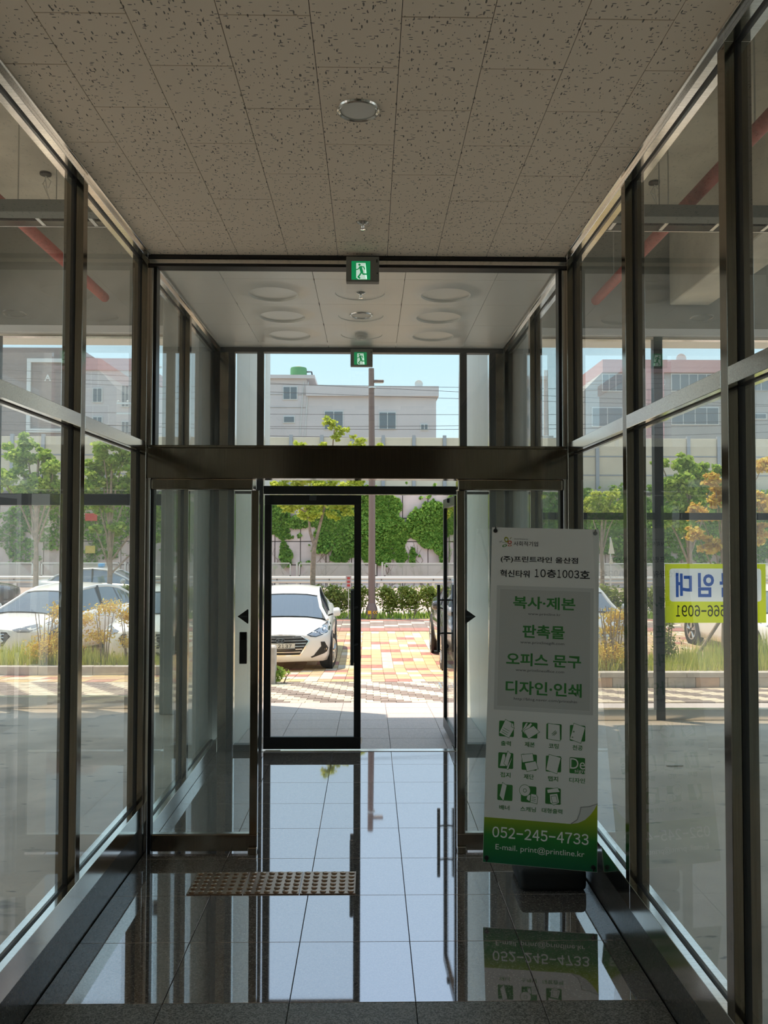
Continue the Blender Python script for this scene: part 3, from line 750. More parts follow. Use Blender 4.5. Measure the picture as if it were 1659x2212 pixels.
    icon(cxs[3], cys[0], [[(.25, 1.12), (1.0, .90), (.72, -.12), (.0, .10)]], [[(.22, .56), (.28, .56), (.28, .62), (.22, .62), (.22, .56)], [(.14, .20), (.20, .20), (.20, .26), (.14, .26), (.14, .20)]])
    icon(cxs[0], cys[1], [[(.28, .90), (.45, .93), (.55, .15), (.10, .12)], [(.62, 1.12), (.85, .92), (.62, .10), (.38, .32)], [(.88, .70), (.92, .70), (.68, -.06), (.55, .0)]])
    icon(cxs[1], cys[1], [[(-.04, .95), (.72, 1.06), (.80, .60), (.06, .45)], [(.20, .42), (.92, .60), (1.10, .12), (.36, -.10)]])
    icon(cxs[2], cys[1], [[(.20, 1.08), (.98, .92), (.74, -.10), (.02, .10)]], [[(.92, .70), (1.02, .88)], [(.86, .45), (.98, .62)], [(.80, .20), (.92, .36)]])
    icon(cxs[3], cys[1], [])
    text('icon_lettering', 'De', cxs[3]-0.038, cxs[3]+0.041, cys[1]-0.018, cys[1]+0.036, fr, M['paper'], t, 0.0, lift=0.0014)
    text('icon_lettering', 'sign', cxs[3]-0.014, cxs[3]+0.040, cys[1]-0.041, cys[1]-0.018, fr, M['paper'], t, 0.0, lift=0.0014)
    icon(cxs[0], cys[2], [[(.32, 1.12), (.62, .95), (.42, -.05), (.14, .28)]], [[(.62, .80), (.86, .02)], [(.44, .10), (.76, .35)]])
    cd = [(.25+.36*math.cos(2*PI*q/20), .72+.36*math.sin(2*PI*q/20)) for q in range(20)]
    icon(cxs[1], cys[2], [cd, [(.42, .42), (.64, .50), (.58, .06), (.36, .18)], [(.66, .55), (.98, .52), (1.10, .36), (1.06, -.06), (.62, .02)]], [[(.25+.11*math.cos(2*PI*q/12), .72+.11*math.sin(2*PI*q/12)) for q in range(13)], [(.72, .36), (.96, .32)], [(.72, .24), (.96, .20)], [(.70, .14), (.94, .10)]])
    icon(cxs[2], cys[2], [[(.10, .88), (.80, 1.04), (.95, .78), (.15, .66)], [(.28, .60), (.78, .68), (.92, .12), (.55, -.05), (.32, .10)], [(.38, .48), (.70, .54), (.80, .14), (.46, .08)]], [[(.12, .62), (.10, .04)], [(.92, .72), (.98, .10)], [(.04, .10), (.22, .0)], [(.88, .14), (1.02, .06)]])
    # butterfly-like emblem of the social enterprise mark
    def petal(name, cx, cy, rx, ry, rot, col):
        P = []
        for q in range(18):
            a = 2*PI*q/18; x, y = rx*math.cos(a), ry*math.sin(a); P.append((cx+x*math.cos(rot)-y*math.sin(rot), cy+x*math.sin(rot)+y*math.cos(rot)))
        for q in range(18):
            pass
        bm = nb(); m_ = mat(name+'_ink', col, 0.6)
        ins = [(cx+(a-cx)*0.55, cy+(b_-cy)*0.55) for a, b_ in P]
        o1 = [bm.verts.new(fr(a, b_, 0.0008)) for a, b_ in P]; o2 = [bm.verts.new(fr(a, b_, 0.0008)) for a, b_ in ins]
        for q in range(18): bm.faces.new((o1[q], o1[(q+1) % 18], o2[(q+1) % 18], o2[q]))
        obj('emblem_petal', bm, m_, t)
    petal('lime', 0.083, 1.712, 0.012, 0.016, 0.3, (0.35, 0.36, 0.03)); petal('red', 0.102, 1.697, 0.012, 0.010, 0.1, (0.55, 0.06, 0.03))
    petal('green', 0.074, 1.677, 0.014, 0.007, 0.3, (0.05, 0.22, 0.03)); petal('orange', 0.103, 1.679, 0.011, 0.005, 0.1, (0.50, 0.10, 0.02))
    stroke('emblem_line', [(0.042, 1.702), (0.060, 1.697), (0.086, 1.692), (0.112, 1.690)], 0.0014, gd); stroke('emblem_line', [(0.045, 1.692), (0.057, 1.707)], 0.0014, gd)
    stroke('emblem_line', [(0.104, 1.716), (0.110, 1.724)], 0.003, mat('olive_ink', (0.2, 0.2, 0.02), 0.6))
    # hooks and knobs in the corners
    for u_, v_ in ((0.020, 1.760), (0.580, 1.758), (0.020, 0.022), (0.580, 0.022)):
        p = Vector(fr(u_, v_, 0.004)); bm = nb()
        lathe(bm, [(0.004, -0.004), (0.011, 0.0), (0.012, 0.005), (0.006, 0.010)], 14, p, 'Y')
        kn = obj('corner_hook', bm, M['rubber'], t, True)
        q = Vector(fr(u_, v_ + (0.022 if v_ > 1 else -0.02), -0.004)); T_('hook_tip', [p, (p+q)/2+en*0.004, q], 0.004, M['rubber'], kn, 6)
    # X frame behind the cloth and its weighted foot
    hub = Vector(fr(0.30, 0.86, -0.10))
    for u_, v_ in ((0.020, 1.775), (0.580, 1.773), (0.020, 0.010), (0.580, 0.010)):
        T_('arm', [hub, Vector(fr(u_, v_, -0.012))], 0.006, M['darkalu'], t, 8)
    L_('hub', [(0.02, -0.03), (0.022, 0.0), (0.02, 0.03)], M['rubber'], t, 16, hub)
    T_('pole', [hub, (0.06, 0.05, 0.12)], 0.012, M['darkalu'], t, 10)
    bm = nb(); box(bm, -0.115, 0.235, -0.135, 0.15, 0, 0.115, 0.028, 3); obj('foot_tank', bm, M['rubber'], t, True)
    return t
banner_stand()

t = tag(B('debris', 2.66, 2.81, 7.55, 7.575, ZR, ZR+0.012, M['offwhite'], None, 0.003), 'short pale strip of debris lying on the right shop floor', 'debris'); t.name = 'debris_strip'

# ================================================================ OUTSIDE: GROUND AND PAVING
M.update(
    road=mat('pale_asphalt', (0.52, 0.42, 0.37), 0.9, var=0.08, scale=3),
    earth=mat('paver_bedding', (0.40, 0.32, 0.25), 0.95, var=0.2, scale=4),
    porchtile=granite('grey_granite_paving', (0.52, 0.46, 0.44), (0.70, 0.61, 0.58), 0.5, scale=160),
    pv_light=mat('cream_paver', (0.66, 0.57, 0.44), 0.85, var=0.12, scale=5),
    pv_dark=mat('brown_grey_paver', (0.27, 0.215, 0.185), 0.85, var=0.15, scale=5),
    pv_red=mat('red_paver', (0.42, 0.20, 0.16), 0.85, var=0.15, scale=5),
    pv_yellow=mat('yellow_paver', (0.58, 0.43, 0.23), 0.85, var=0.15, scale=4),
    pv_orange=mat('orange_paver', (0.53, 0.37, 0.23), 0.85, var=0.15, scale=4),
    kerb=mat('kerb_stone', (0.52, 0.48, 0.44), 0.85, var=0.12, scale=9, bump=0.2),
    kerb_p=mat('peach_stone', (0.56, 0.38, 0.27), 0.85, var=0.12, scale=9),
    rwall=mat('retaining_wall_concrete', (0.60, 0.49, 0.45), 0.9, var=0.14, scale=1.2, bump=0.3),
    rjoint=mat('wall_joint', (0.20, 0.17, 0.16), 0.9),
    bark=mat('bark', (0.30, 0.23, 0.17), 0.9, var=0.3, scale=12, bump=0.5),
    leaf_y=leafmat('yellow_green_leaves', (0.40, 0.48, 0.05), (0.76, 0.80, 0.18), 0.5),
    leaf_g=leafmat('green_leaves', (0.22, 0.38, 0.05), (0.62, 0.74, 0.18), 0.5),
    leaf_d=leafmat('ivy_leaves', (0.08, 0.19, 0.03), (0.33, 0.50, 0.10), 0.3),
    leaf_o=leafmat('golden_leaves', (0.66, 0.40, 0.08), (0.88, 0.78, 0.20), 0.5),
    leaf_h=leafmat('hedge_leaves', (0.12, 0.18, 0.03), (0.42, 0.46, 0.12), 0.35),
    grassm=leafmat('grass_blades', (0.34, 0.44, 0.06), (0.78, 0.74, 0.22), 0.45),
    carglass=mat('tinted_car_glass', (0.10, 0.12, 0.15), 0.03, 0.0, spec=1.0, ior=1.9),
    paintw=mat('white_car_paint', (0.90, 0.89, 0.87), 0.25, coat=0.6),
    paints=mat('silver_car_paint', (0.58, 0.58, 0.57), 0.3, 0.4, coat=0.6),
    paintg=mat('dark_grey_car_paint', (0.055, 0.055, 0.06), 0.25, 0.2, coat=1.0),
    lamp=mat('headlight_lens', (0.36, 0.38, 0.42), 0.06, 0.5),
    lampd=mat('lamp_bezel', (0.10, 0.11, 0.12), 0.2, 0.6),
    tyre=mat('tyre', (0.03, 0.03, 0.03), 0.8),
    alloy=mat('alloy_rim', (0.70, 0.70, 0.70), 0.25, 0.9),
    amber=mat('amber_film', (0.85, 0.45, 0.02), 0.5),
    polep=mat('brown_pole_paint', (0.20, 0.14, 0.12), 0.5, 0.2),
    cream=mat('barrier_panel', (0.62, 0.56, 0.43), 0.7, var=0.06, scale=1),
    bsteel=mat('barrier_post', (0.36, 0.38, 0.40), 0.5, 0.3),
    bwhite=mat('white_render', (0.62, 0.58, 0.57), 0.85, var=0.05, scale=0.4),
    bgrey=mat('grey_render', (0.40, 0.39, 0.37), 0.85, var=0.08, scale=0.4),
    bpink=mat('pink_render', (0.58, 0.36, 0.35), 0.85, var=0.08, scale=0.4),
    bgreen=mat('green_roof_paint', (0.20, 0.36, 0.12), 0.8),
    bbrown=mat('brown_cladding', (0.30, 0.25, 0.23), 0.8, var=0.08, scale=2, stretch=(1, 1, 8)),
    bglass=mat('far_window_glass', (0.14, 0.17, 0.19), 0.1, 0.0, spec=0.8),
    bframe=mat('far_window_frame', (0.66, 0.68, 0.66), 0.5),
    tank=mat('green_tank', (0.10, 0.30, 0.12), 0.5),
    wire=mat('cable_sheath', (0.06, 0.06, 0.07), 0.6),
)
gr = struct('ground')
ys = [9.75, 10.2, 11.0, 12.0, 13.0, 14.0, 15.0, 15.8, 18.0, 22.0, 27.9]
raw('bedding', [(x, y, gz(y)-0.02) for y in ys for x in (-22, 22)], [(2*k, 2*k+1, 2*k+3, 2*k+2) for k in range(len(ys)-1)], M['earth'], gr)
for k_, (xa_, xb_) in enumerate(((-40, -8.16), (9.16, 40))):
    B('side_pavement', xa_, xb_, -25, 9.74, -0.35, -0.12, M['porchtile'], gr)
rd = struct('road')
raw('asphalt', [(-40, 27.9, gz(28)+0.0), (40, 27.9, gz(28)), (40, 43.5, gz(43)), (-40, 43.5, gz(43))], [(0, 1, 2, 3)], M['road'], rd)
for k, y in enumerate((29.0, 35.0)):
    B('lane_line', -40, 40, y, y+0.15, gz(y)+0.003, gz(y)+0.007, M['white'], rd)

def slab_mesh(w, l, z00, z01, th=0.03, gap=0.002):
    """block whose top follows the fall of the ground: z00 at the near edge, z01 at the far edge (relative)"""
    v = [(gap, gap, z00-th), (w-gap, gap, z00-th), (w-gap, l-gap, z01-th), (gap, l-gap, z01-th), (gap, gap, z00), (w-gap, gap, z00), (w-gap, l-gap, z01), (gap, l-gap, z01)]
    f = [(3, 2, 1, 0), (4, 5, 6, 7), (0, 1, 5, 4), (1, 2, 6, 5), (2, 3, 7, 6), (3, 0, 4, 7)]
    return v, f
# porch tiles
pc = struct('paving_porch')
raw('bed', [(-1.31, 7.385, -0.05), (1.19, 7.385, -0.05), (1.19, 10.2, gz(10.2)-0.05), (-1.31, 10.2, gz(10.2)-0.05)], [(0, 1, 2, 3)], M['grout'], pc)
px_ = [-1.188, -0.815, -0.315, 0.185, 0.685, 1.068]
for j in range(6):
    y0 = 7.392+0.47*j; l = 0.468
    for i in range(5):
        v, f = slab_mesh(px_[i+1]-px_[i], l, gz(y0), gz(y0+l)); o = raw('tile', v, f, M['porchtile'], pc); o.location = (px_[i], y0, 0)
# strips along the shop fronts
for sx0, sx1 in ((-9.0, -1.312), (1.192, 10.0)):
    for j, y0 in enumerate((9.76,)):
        n = int((sx1-sx0)/0.6); w = (sx1-sx0)/n
        for i in range(n):
            v, f = slab_mesh(w, 0.44, gz(y0)-0.01, gz(y0+.44)-0.01); o = raw('tile', v, f, M['porchtile'], pc); o.location = (sx0+w*i, y0, 0)

def paver_field(name, x0, x1, y0, y1, w, l, colour, mats, keep, brick_offset=0.0, rot=0.0, cap=290):
    """single blocks near the door as parts, the rest joined per colour"""
    f_ = struct(name); c, s = math.cos(rot), math.sin(rot)
    nx, ny = int((x1-x0)/w)+1, int((y1-y0)/l)
    cells = []
    for j in range(ny):
        for i in range(nx):
            X = x0+w*i + brick_offset*w*j - (int(brick_offset*j)*w if brick_offset else 0); Y = y0+l*j
            cells.append((X, Y, colour(i - (int(brick_offset*j) if brick_offset else 0), j)))
    near = sorted(cells, key=lambda q: keep(q))[:cap]; ns = set((q[0], q[1]) for q in near)
    V = {k: [] for k in mats}; F = {k: [] for k in mats}
    for X, Y, col in cells:
        v, f = slab_mesh(w, l, gz(Y)+0.0, gz(Y+l)+0.0, 0.02, 0.0035)
        dz = random.uniform(-0.002, 0.002)
        P = [(x, y, z+dz) for x, y, z in v]
        if (X, Y) in ns:
            o = raw('paver', P, f, M[col], f_); o.location = (X, Y, 0)
        else:
            b = len(V[col]); V[col] += [(x+X, y+Y, z) for x, y, z in P]; F[col] += [tuple(q+b for q in ff) for ff in f]
    for k in mats:
        if V[k]: stuff(raw('pavers_beyond', V[k], F[k], M[k], f_))
    return f_
def zigzag(i, j): return 'pv_dark' if ((i - (j//2 if False else 0)) + 0) % 4 < 2 else 'pv_light'
paver_field('paving_zigzag_band', -8.0, 8.0, 10.225, 12.98, 0.185, 0.153, zigzag, ('pv_light', 'pv_dark'), lambda q: abs(q[0])*0.9+abs(q[1]-11.4)*0.5, -0.5)
def carpark(i, j):
    if (i+4*j) % 11 in (0, 1) and j < 17: return 'pv_red'
    return ('pv_yellow', 'pv_orange', 'pv_light', 'pv_yellow')[(i*7+j*13+(i*j) % 5) % 4]
paver_field('paving_car_park', -9.0, 9.0, 13.0, 22.3, 0.21, 0.46, carpark, ('pv_yellow', 'pv_orange', 'pv_light', 'pv_red'), lambda q: abs(q[0]-0.4)*1.2+(q[1]-13)*0.12, 0.0)
def walkc(i, j): return 'pv_red' if j in (0, 1, 7) else ('pv_dark' if (i*5+j*3) % 4 else 'pv_light')
paver_field('paving_sidewalk', -12.0, 12.0, 22.32, 25.6, 0.4, 0.4, walkc, ('pv_red', 'pv_dark', 'pv_light'), lambda q: abs(q[0]), 0.0, cap=60)
t = thing('drain_grate', 'square cast drain grate set in the zigzag pavers outside the door', 'drain grate', (1.02, 11.95, gz(12.0)+0.002))
for k in range(7): B('bar', -0.02+0.06*k, 0.008+0.06*k, 0.0, 0.40, -0.004, 0.012, M['galv'], t)
for y in (-0.02, 0.19, 0.40): B('cross_bar', -0.03, 0.38, y, y+0.02, -0.004, 0.013, M['galv'], t)

# ---------------------------------------------------------------- planters with kerbs, grass and shrubs
def leaf_cloud(name, pts, size, m, parent, aspect=0.6, up=0.0, rng=None, bias=(0, -0.25, 0.6)):
    """one small folded blade per point: a countless mass"""
    rng = rng or np.random.default_rng(3)
    n = len(pts); P = np.asarray(pts, float)
    N = rng.normal(size=(n, 3))*0.55 + np.array(bias); N /= np.linalg.norm(N, axis=1)[:, None]
    a = rng.normal(size=(n, 3)); a -= N*(a*N).sum(1)[:, None]; a /= np.linalg.norm(a, axis=1)[:, None]
    b = np.cross(N, a)
    s = size*rng.uniform(0.6, 1.3, n)[:, None]
    v = np.stack([P-a*s*.5, P+b*s*.5*aspect, P+a*s*.5, P-b*s*.5*aspect], 1).reshape(-1, 3)
    f = np.arange(4*n).reshape(n, 4)
    me = bpy.data.meshes.new(name); me.from_pydata(v.tolist(), [], f.tolist()); me.update()
    return stuff(link(name, me, parent, m))
def ellipsoid_pts(cl, n, rng, shell=0.55):
    w = np.array([c[3]*c[4]*c[5] for c in cl])**0.7; w /= w.sum(); out = []
    for c, k in zip(cl, rng.multinomial(n, w)):
        d = rng.normal(size=(k, 3)); d /= np.linalg.norm(d, axis=1)[:, None]; r = rng.uniform(shell, 1.05, k)[:, None]
        q = d*r*np.array(c[3:6]); q += rng.normal(size=(k, 3))*0.16*np.array(c[3:6]); out.append(q+np.array(c[:3]))
    return np.concatenate(out)
def planter(name, label, x0, x1, y0, y1, hh, courses, grass_h, seed):
    rng = np.random.default_rng(seed)
    z = gz(y0)
    t = thing(name, label, 'planter', ((x0+x1)/2, (y0+y1)/2, z), 0, 'kerbed planting beds')
    ox, oy = (x0+x1)/2, (y0+y1)/2
    cz = 0.0
    for c, (ch, wlist) in enumerate(courses):
        x = x0; k = 0
        while x < x1-0.05:
            w = wlist[k % len(wlist)]*rng.uniform(0.9, 1.1); w = min(w, x1-x); k += 1
            m_ = M['kerb_p'] if (len(courses) > 1 and c == 0 and k % 4 == 2) else M['kerb']
            o = B('kerb_stone', 0.003, w-0.003, 0, 0.16, 0.0, ch-0.003, m_, t, 0.006); o.location = (x-ox, y0-oy+rng.uniform(0, 0.006)-(0.015 if c else 0), cz)
            x += w
        cz += ch
    for xx in (x0, x1-0.15):
        B('end_kerb', xx-ox, xx+0.15-ox, y0-oy+0.17, y1-oy, -0.2, cz, M['kerb'], t, 0.006)
    B('soil', x0-ox+0.16, x1-ox-0.16, y0-oy+0.161, y1-oy, -0.25, cz-0.03, M['earth'], t)
    n = int((x1-x0)*(y1-y0)*700); gx = rng.uniform(x0+.1, x1-.1, n)-ox; gy = rng.uniform(y0+.14, y1-.1, n)-oy
    v = []; f = []
    hgt = grass_h*rng.uniform(0.4, 1.2, n)*(0.8+0.4*np.sin(gx*1.7+seed))
    la = rng.uniform(0, 2*PI, n); le = rng.uniform(0, .5, n)*hgt
    for k in range(n):
        c_, s_ = math.cos(la[k]), math.sin(la[k]); b = len(v); w = 0.008
        v += [(gx[k]-s_*w, gy[k]+c_*w, cz-.04), (gx[k]+s_*w, gy[k]-c_*w, cz-.04), (gx[k]+c_*le[k], gy[k]+s_*le[k], cz+hgt[k])]; f.append((b, b+1, b+2))
    stuff(raw('grass', v, f, M['grassm'], t))
    return t, cz+z
pL, zL = planter('planting_bed', 'long kerbed bed of grass before the cars outside the left window', -9.5, -2.6, 14.2, 15.25, 0.14, [(0.15, [0.9, 1.1])], 0.32, 1)
pR, zR = planter('planting_bed', 'two-course stone kerbed grass bed outside the right window', 2.7, 10.0, 12.0, 13.6, 0.24, [(0.145, [0.42, 0.34, 0.5, 0.3]), (0.075, [0.55, 0.7, 0.45])], 0.38, 2)

def shrub(label, x, y, z, h, cl, n, size, m, seed, nst=5, group=None):
    rng = np.random.default_rng(seed)
    t = thing('shrub', label, 'shrub', (x, y, z), 0, group)
    for k in range(nst):
        a = 2*PI*k/nst; T_('stem', [(0.04*math.cos(a), 0.04*math.sin(a), -0.05), (0.10*math.cos(a), 0.08*math.sin(a), h*0.5), (0.16*math.cos(a), 0.12*math.sin(a), h*0.92)], [0.012, 0.009, 0.005], M['bark'], t, 6)
    leaf_cloud('foliage', ellipsoid_pts(cl, n, rng, 0.2), size, m, t, 0.45, 0.0, rng)
    return t
def at_h(px, py, Y, z): p = at(px, py, Y); return p.x, p.z-z
for k, (label, px, y, zz, cl, n, m) in enumerate((
    ('golden leaved shrub with bare stems before the white sedan, left bed', 225, 14.7, zL, [(-.35, 0, .75, .28, .2, .16), (.1, 0, .95, .3, .2, .14), (-.1, 0, .45, .3, .2, .14)], 900, 'leaf_o'),
    ('thin golden shrub close to the dark window post, left bed', 278, 14.75, zL, [(0, 0, .78, .26, .2, .14), (0.05, 0, .35, .24, .2, .12)], 700, 'leaf_o'),
    ('golden shrub in front of the white car bonnet, left bed', 128, 14.7, zL, [(0, 0, .85, .22, .2, .22), (0, 0, .35, .42, .25, .28)], 1000, 'leaf_o'),
    ('low rusty shrub in the grass at the kerb, left bed', 95, 14.5, zL, [(0, 0, .25, .32, .2, .22)], 700, 'leaf_o'),
    ('golden shrub beside the advertising banner stand edge, right bed', 1330, 12.8, zR, [(0, 0, .72, .26, .2, .12), (-.06, 0, .52, .30, .2, .10), (-.08, 0, .2, .34, .2, .18)], 1100, 'leaf_o'),
    ('rusty low shrub at the kerb in the right bed', 1318, 12.4, zR, [(0, 0, .18, .36, .2, .2)], 700, 'leaf_o'),
    ('red and green shrub behind the window post in the right bed', 1437, 13.0, zR, [(0, 0, .25, .22, .2, .28), (0, 0, .65, .14, .15, .2)], 700, 'leaf_h'))):
    p = at(px, 1400, y); shrub(label, p.x, y, zz, 0.95, cl, int(n*1.5), 0.056, M[m], 20+k)
# propped young tree: two slanting poles
t = thing('tree_stake', 'pair of slanting wooden props in the right bed before the white car', 'tree prop', (at(1600, 1400, 13.2).x, 13.2, zR))
T_('prop', [(-0.75, 0, -0.02), (-0.10, 0, 0.95)], 0.03, M['bark'], t, 8); T_('prop', [(0.32, 0, -0.02), (-0.05, 0, 1.0)], 0.03, M['bark'], t, 8)
B('post', -1.66, -1.41, 12.6, 12.85, gz(12.7)-0.02, gz(12.7)+0.56, M['kerb'], None, 0.02)
tag(bpy.data.objects['post'], 'short stone post at the corner of the white sedan by the door', 'bollard'); bpy.data.objects['post'].name = 'stone_bollard'
shrub('small green weed at the foot of the stone bollard', -1.35, 12.75, gz(12.7), 0.2, [(0, 0, .12, .14, .1, .1)], 90, 0.09, M['leaf_g'], 77, 2)

# ---------------------------------------------------------------- cars
def car(label, loc, rz, paint, L=4.57, zs=1.0, front=None, roof_lamp=False, tail=False, name='car', hw_s=1.0, steer=0):
    t = thing(name, label, 'car', loc, rz)
    k = L/4.57
    st = [(0.00, .74, .70, .66, .24, .26), (0.10, .80, .755, .70, .21, .22), (0.40, .87, .84, .76, .20, .12), (0.9, .90, .915, .81, .19, .03), (1.25, .90, .965, .87, .19, 0), (1.7, .90, .98, .90, .19, 0),
          (2.4, .90, .985, .92, .19, 0), (3.3, .90, 1.02, .94, .19, 0), (3.8, .89, 1.05, .95, .20, -.02), (4.2, .87, 1.065, .95, .24, -.08), (4.48, .82, 1.03, .91, .30, -.15), (4.57, .76, .96, .86, .36, -.20)]
    st = [(y*k, w*hw_s, a*zs, b*zs, c*zs, p) for y, w, a, b, c, p in st]
    fr_ = [(0, 1, 0), (.45, .93, 0), (.75, .60, 0), (.93, .0, 0), (.985, 0, .14), (1.0, 0, .42), (.985, 0, .80), (.93, 0, 1.0), (0, 0, 1.0)]
    bm = nb(); rings = []
    def pt(s, xf, a, b):
        y, w, zt, zsh, zb, p = s
        z = zsh+(zt-zsh)*a if b == 0 else zsh-(zsh-zb)*b
        if xf == 0 and b == 1.0: z = zb
        return (xf*w, y+p*xf*xf, z)
    for s in st:
        R_ = [pt(s, *f) for f in fr_]; Lh = [(-x, y, z) for x, y, z in R_[1:-1]][::-1]
        rings.append([bm.verts.new(q) for q in R_+Lh])
    n = len(rings[0])
    for a, b in zip(rings, rings[1:]):
        for i in range(n): bm.faces.new((a[i], a[(i+1) % n], b[(i+1) % n], b[i]))
    for ring, s, sg in ((rings[0], st[0], -1), (rings[-1], st[-1], 1)):
        nc = 9; rows = []
        for kk in range(1, 8):
            r_, l_ = ring[kk], ring[n-kk]
            row = [l_]
            for c in range(1, nc):
                u = -1+2*c/nc; x = r_.co.x*u; y, w, zt, zsh, zb, p = s
                zz = r_.co.z + (0.02*(1-u*u) if kk < 3 else 0)
                row.append(bm.verts.new((x, y+p*(x/w)**2 + sg*0.05*math.sin(PI*min(1, max(0, (zz-zb)/(zt-zb))))*(1-u**4), zz)))
            row.append(r_); rows.append(row)
        for ra, rb in zip(rows, rows[1:]):
            for c in range(nc): bm.faces.new((ra[c], ra[c+1], rb[c+1], rb[c]))
        for c in range(nc):
            bm.faces.new((ring[0], rows[0][c+1], rows[0][c])); bm.faces.new((ring[8], rows[-1][c], rows[-1][c+1]))
    bmesh.ops.recalc_face_normals(bm, faces=bm.faces)
    bvh = BVHTree.FromBMesh(bm)
    body = obj('body', bm, paint, t, 'all')
    # glasshouse
    gp = [(1.00, .955, .70), (1.35, 1.13, .66), (1.75, 1.315, .60), (2.05, 1.405, .575), (2.5, 1.44, .565), (2.95, 1.43, .565), (3.3, 1.375, .57), (3.75, 1.20, .60), (4.05, 1.05, .64)]
    gp = [(y*k, z*zs, w*hw_s) for y, z, w in gp]
    base = 0.88*zs; wb = 0.80*hw_s
    def strip(nm, idx, cols, m_, lift=0.0, sm=True):
        b_ = nb(); g = []
        for i in idx:
            y, z, w = gp[i]; row = []
            for c in cols:
                if c == 'bl': row.append(b_.verts.new((-wb, y, base)))
                elif c == 'br': row.append(b_.verts.new((wb, y, base)))
                else: row.append(b_.verts.new((c*(w+lift*0.6), y, z+lift-0.045*abs(c)**3)))
            g.append(row)
        for ra, rb in zip(g, g[1:]):
            for c in range(len(cols)-1): b_.faces.new((ra[c], ra[c+1], rb[c+1], rb[c]))
        return obj(nm, b_, m_, t, sm)
    cc = (-1, -.6, -.2, .2, .6, 1)
    strip('windscreen', (0, 1, 2, 3), cc, M['carglass']); strip('rear_window', (6, 7, 8), cc, M['carglass'])
    strip('side_window', range(9), ('bl', -1), M['carglass']); strip('side_window', range(9), (1, 'br'), M['carglass'])
    strip('roof', (2, 3, 4, 5, 6), cc, paint, 0.014)
    for s in (-1, 1):
        T_('roof_pillar', [(s*(wb if i in (0, 8) else w), y, (base if i in (0, 8) else z-0.045)) for i, (y, z, w) in enumerate(gp)], 0.032, paint, t, 8)
        T_('door_pillar', [(s*wb*0.985, 2.45*k, base), (s*0.585*hw_s, 2.5*k, 1.40*zs)], 0.03, M['gasket'], t, 6)
        mb = nb(); lathe(mb, [(0.03, -0.075), (0.075, -0.06), (0.088, 0.0), (0.080, 0.05), (0.04, 0.075)], 14, (s*(0.90*hw_s+0.065), 1.35*k, 1.0*zs), 'X')
        mo = obj('mirror', mb, paint, t, True)
        T_('mirror_arm', [(s*0.80*hw_s, 1.36*k, 0.93*zs), (s*(0.90*hw_s+0.05), 1.35*k, 0.98*zs)], 0.018, M['gasket'], mo, 6)
        for yw in (0.86*k, 3.52*k):
            rw = 0.325*zs
            X = s*0.905*hw_s
            L_('wheel_arch', [(rw+0.045, -0.05), (rw+0.045, 0.004)] if s > 0 else [(rw+0.045, -0.004), (rw+0.045, 0.05)], M['gasket'], t, 28, (X, yw, rw), 'X')
            bm = nb(); pr = [(rw*.66, -.18), (rw*.94, -.18), (rw, -.15), (rw, -.02), (rw*.95, 0.012), (rw*.70, 0.014), (rw*.68, -.02)]
            lathe(bm, pr if s > 0 else [(r, -h_) for r, h_ in pr], 32, (X, yw, rw), 'X'); tyre = obj('wheel', bm, M['tyre'], t, True)
            if steer and yw < L/2:
                Rm = Matrix.Rotation(math.radians(steer), 4, 'Z'); cc_ = Vector((s*0.80*hw_s, yw, rw)); tyre.matrix_local = Matrix.Translation(cc_) @ Rm @ Matrix.Translation(-cc_)
            bm = nb()
            for q in range(5):
                for dq in (-0.14, 0.14):
                    a = 2*PI*q/5+PI/2; c1 = (X+s*0.006, yw+0.05*math.cos(a), rw+0.05*math.sin(a)); c2 = (X+s*0.004, yw+rw*.66*math.cos(a+dq), rw+rw*.66*math.sin(a+dq))
                    tube(bm, [c1, c2], 0.018, 6)
            stuff(obj('rim_spokes', bm, M['alloy'], tyre))
            L_('rim', [(rw*.70, 0.0), (rw*.70, s*0.012), (rw*.62, s*0.010), (rw*.60, -s*0.03)], M['alloy'], tyre, 28, (X, yw, rw), 'X')
            L_('brake_disc', [(rw*.60, -s*0.035), (rw*.60, -s*0.045)], M['lampd'], tyre, 24, (X, yw, rw), 'X')
        T_('door_handle', [(s*0.905*hw_s, 2.15*k, 0.80*zs), (s*0.915*hw_s, 2.22*k, 0.805*zs), (s*0.905*hw_s, 2.32*k, 0.80*zs)], 0.014, M['chrome'], t, 6)
    def decal(nm, P, m_, off=0.004, cuts=3, parent=t, y0=-1.0, d=1):
        b_ = nb(); b_.faces.new([b_.verts.new((x, 0, z*zs)) for x, z in P])
        bmesh.ops.triangulate(b_, faces=b_.faces)
        for _ in range(cuts): bmesh.ops.subdivide_edges(b_, edges=[e for e in b_.edges if e.calc_length() > 0.05], cuts=1, use_grid_fill=True)
        bmesh.ops.triangulate(b_, faces=b_.faces)
        for v in b_.verts:
            h_, nrm, _i, _d = bvh.ray_cast(Vector((v.co.x, y0 if d > 0 else 9, v.co.z)), Vector((0, d, 0)))
            v.co.y = (h_.y - d*off) if h_ is not None else 0.3
        return obj(nm, b_, m_, parent, True)
    mir = lambda P: [(-x, z) for x, z in P][::-1]
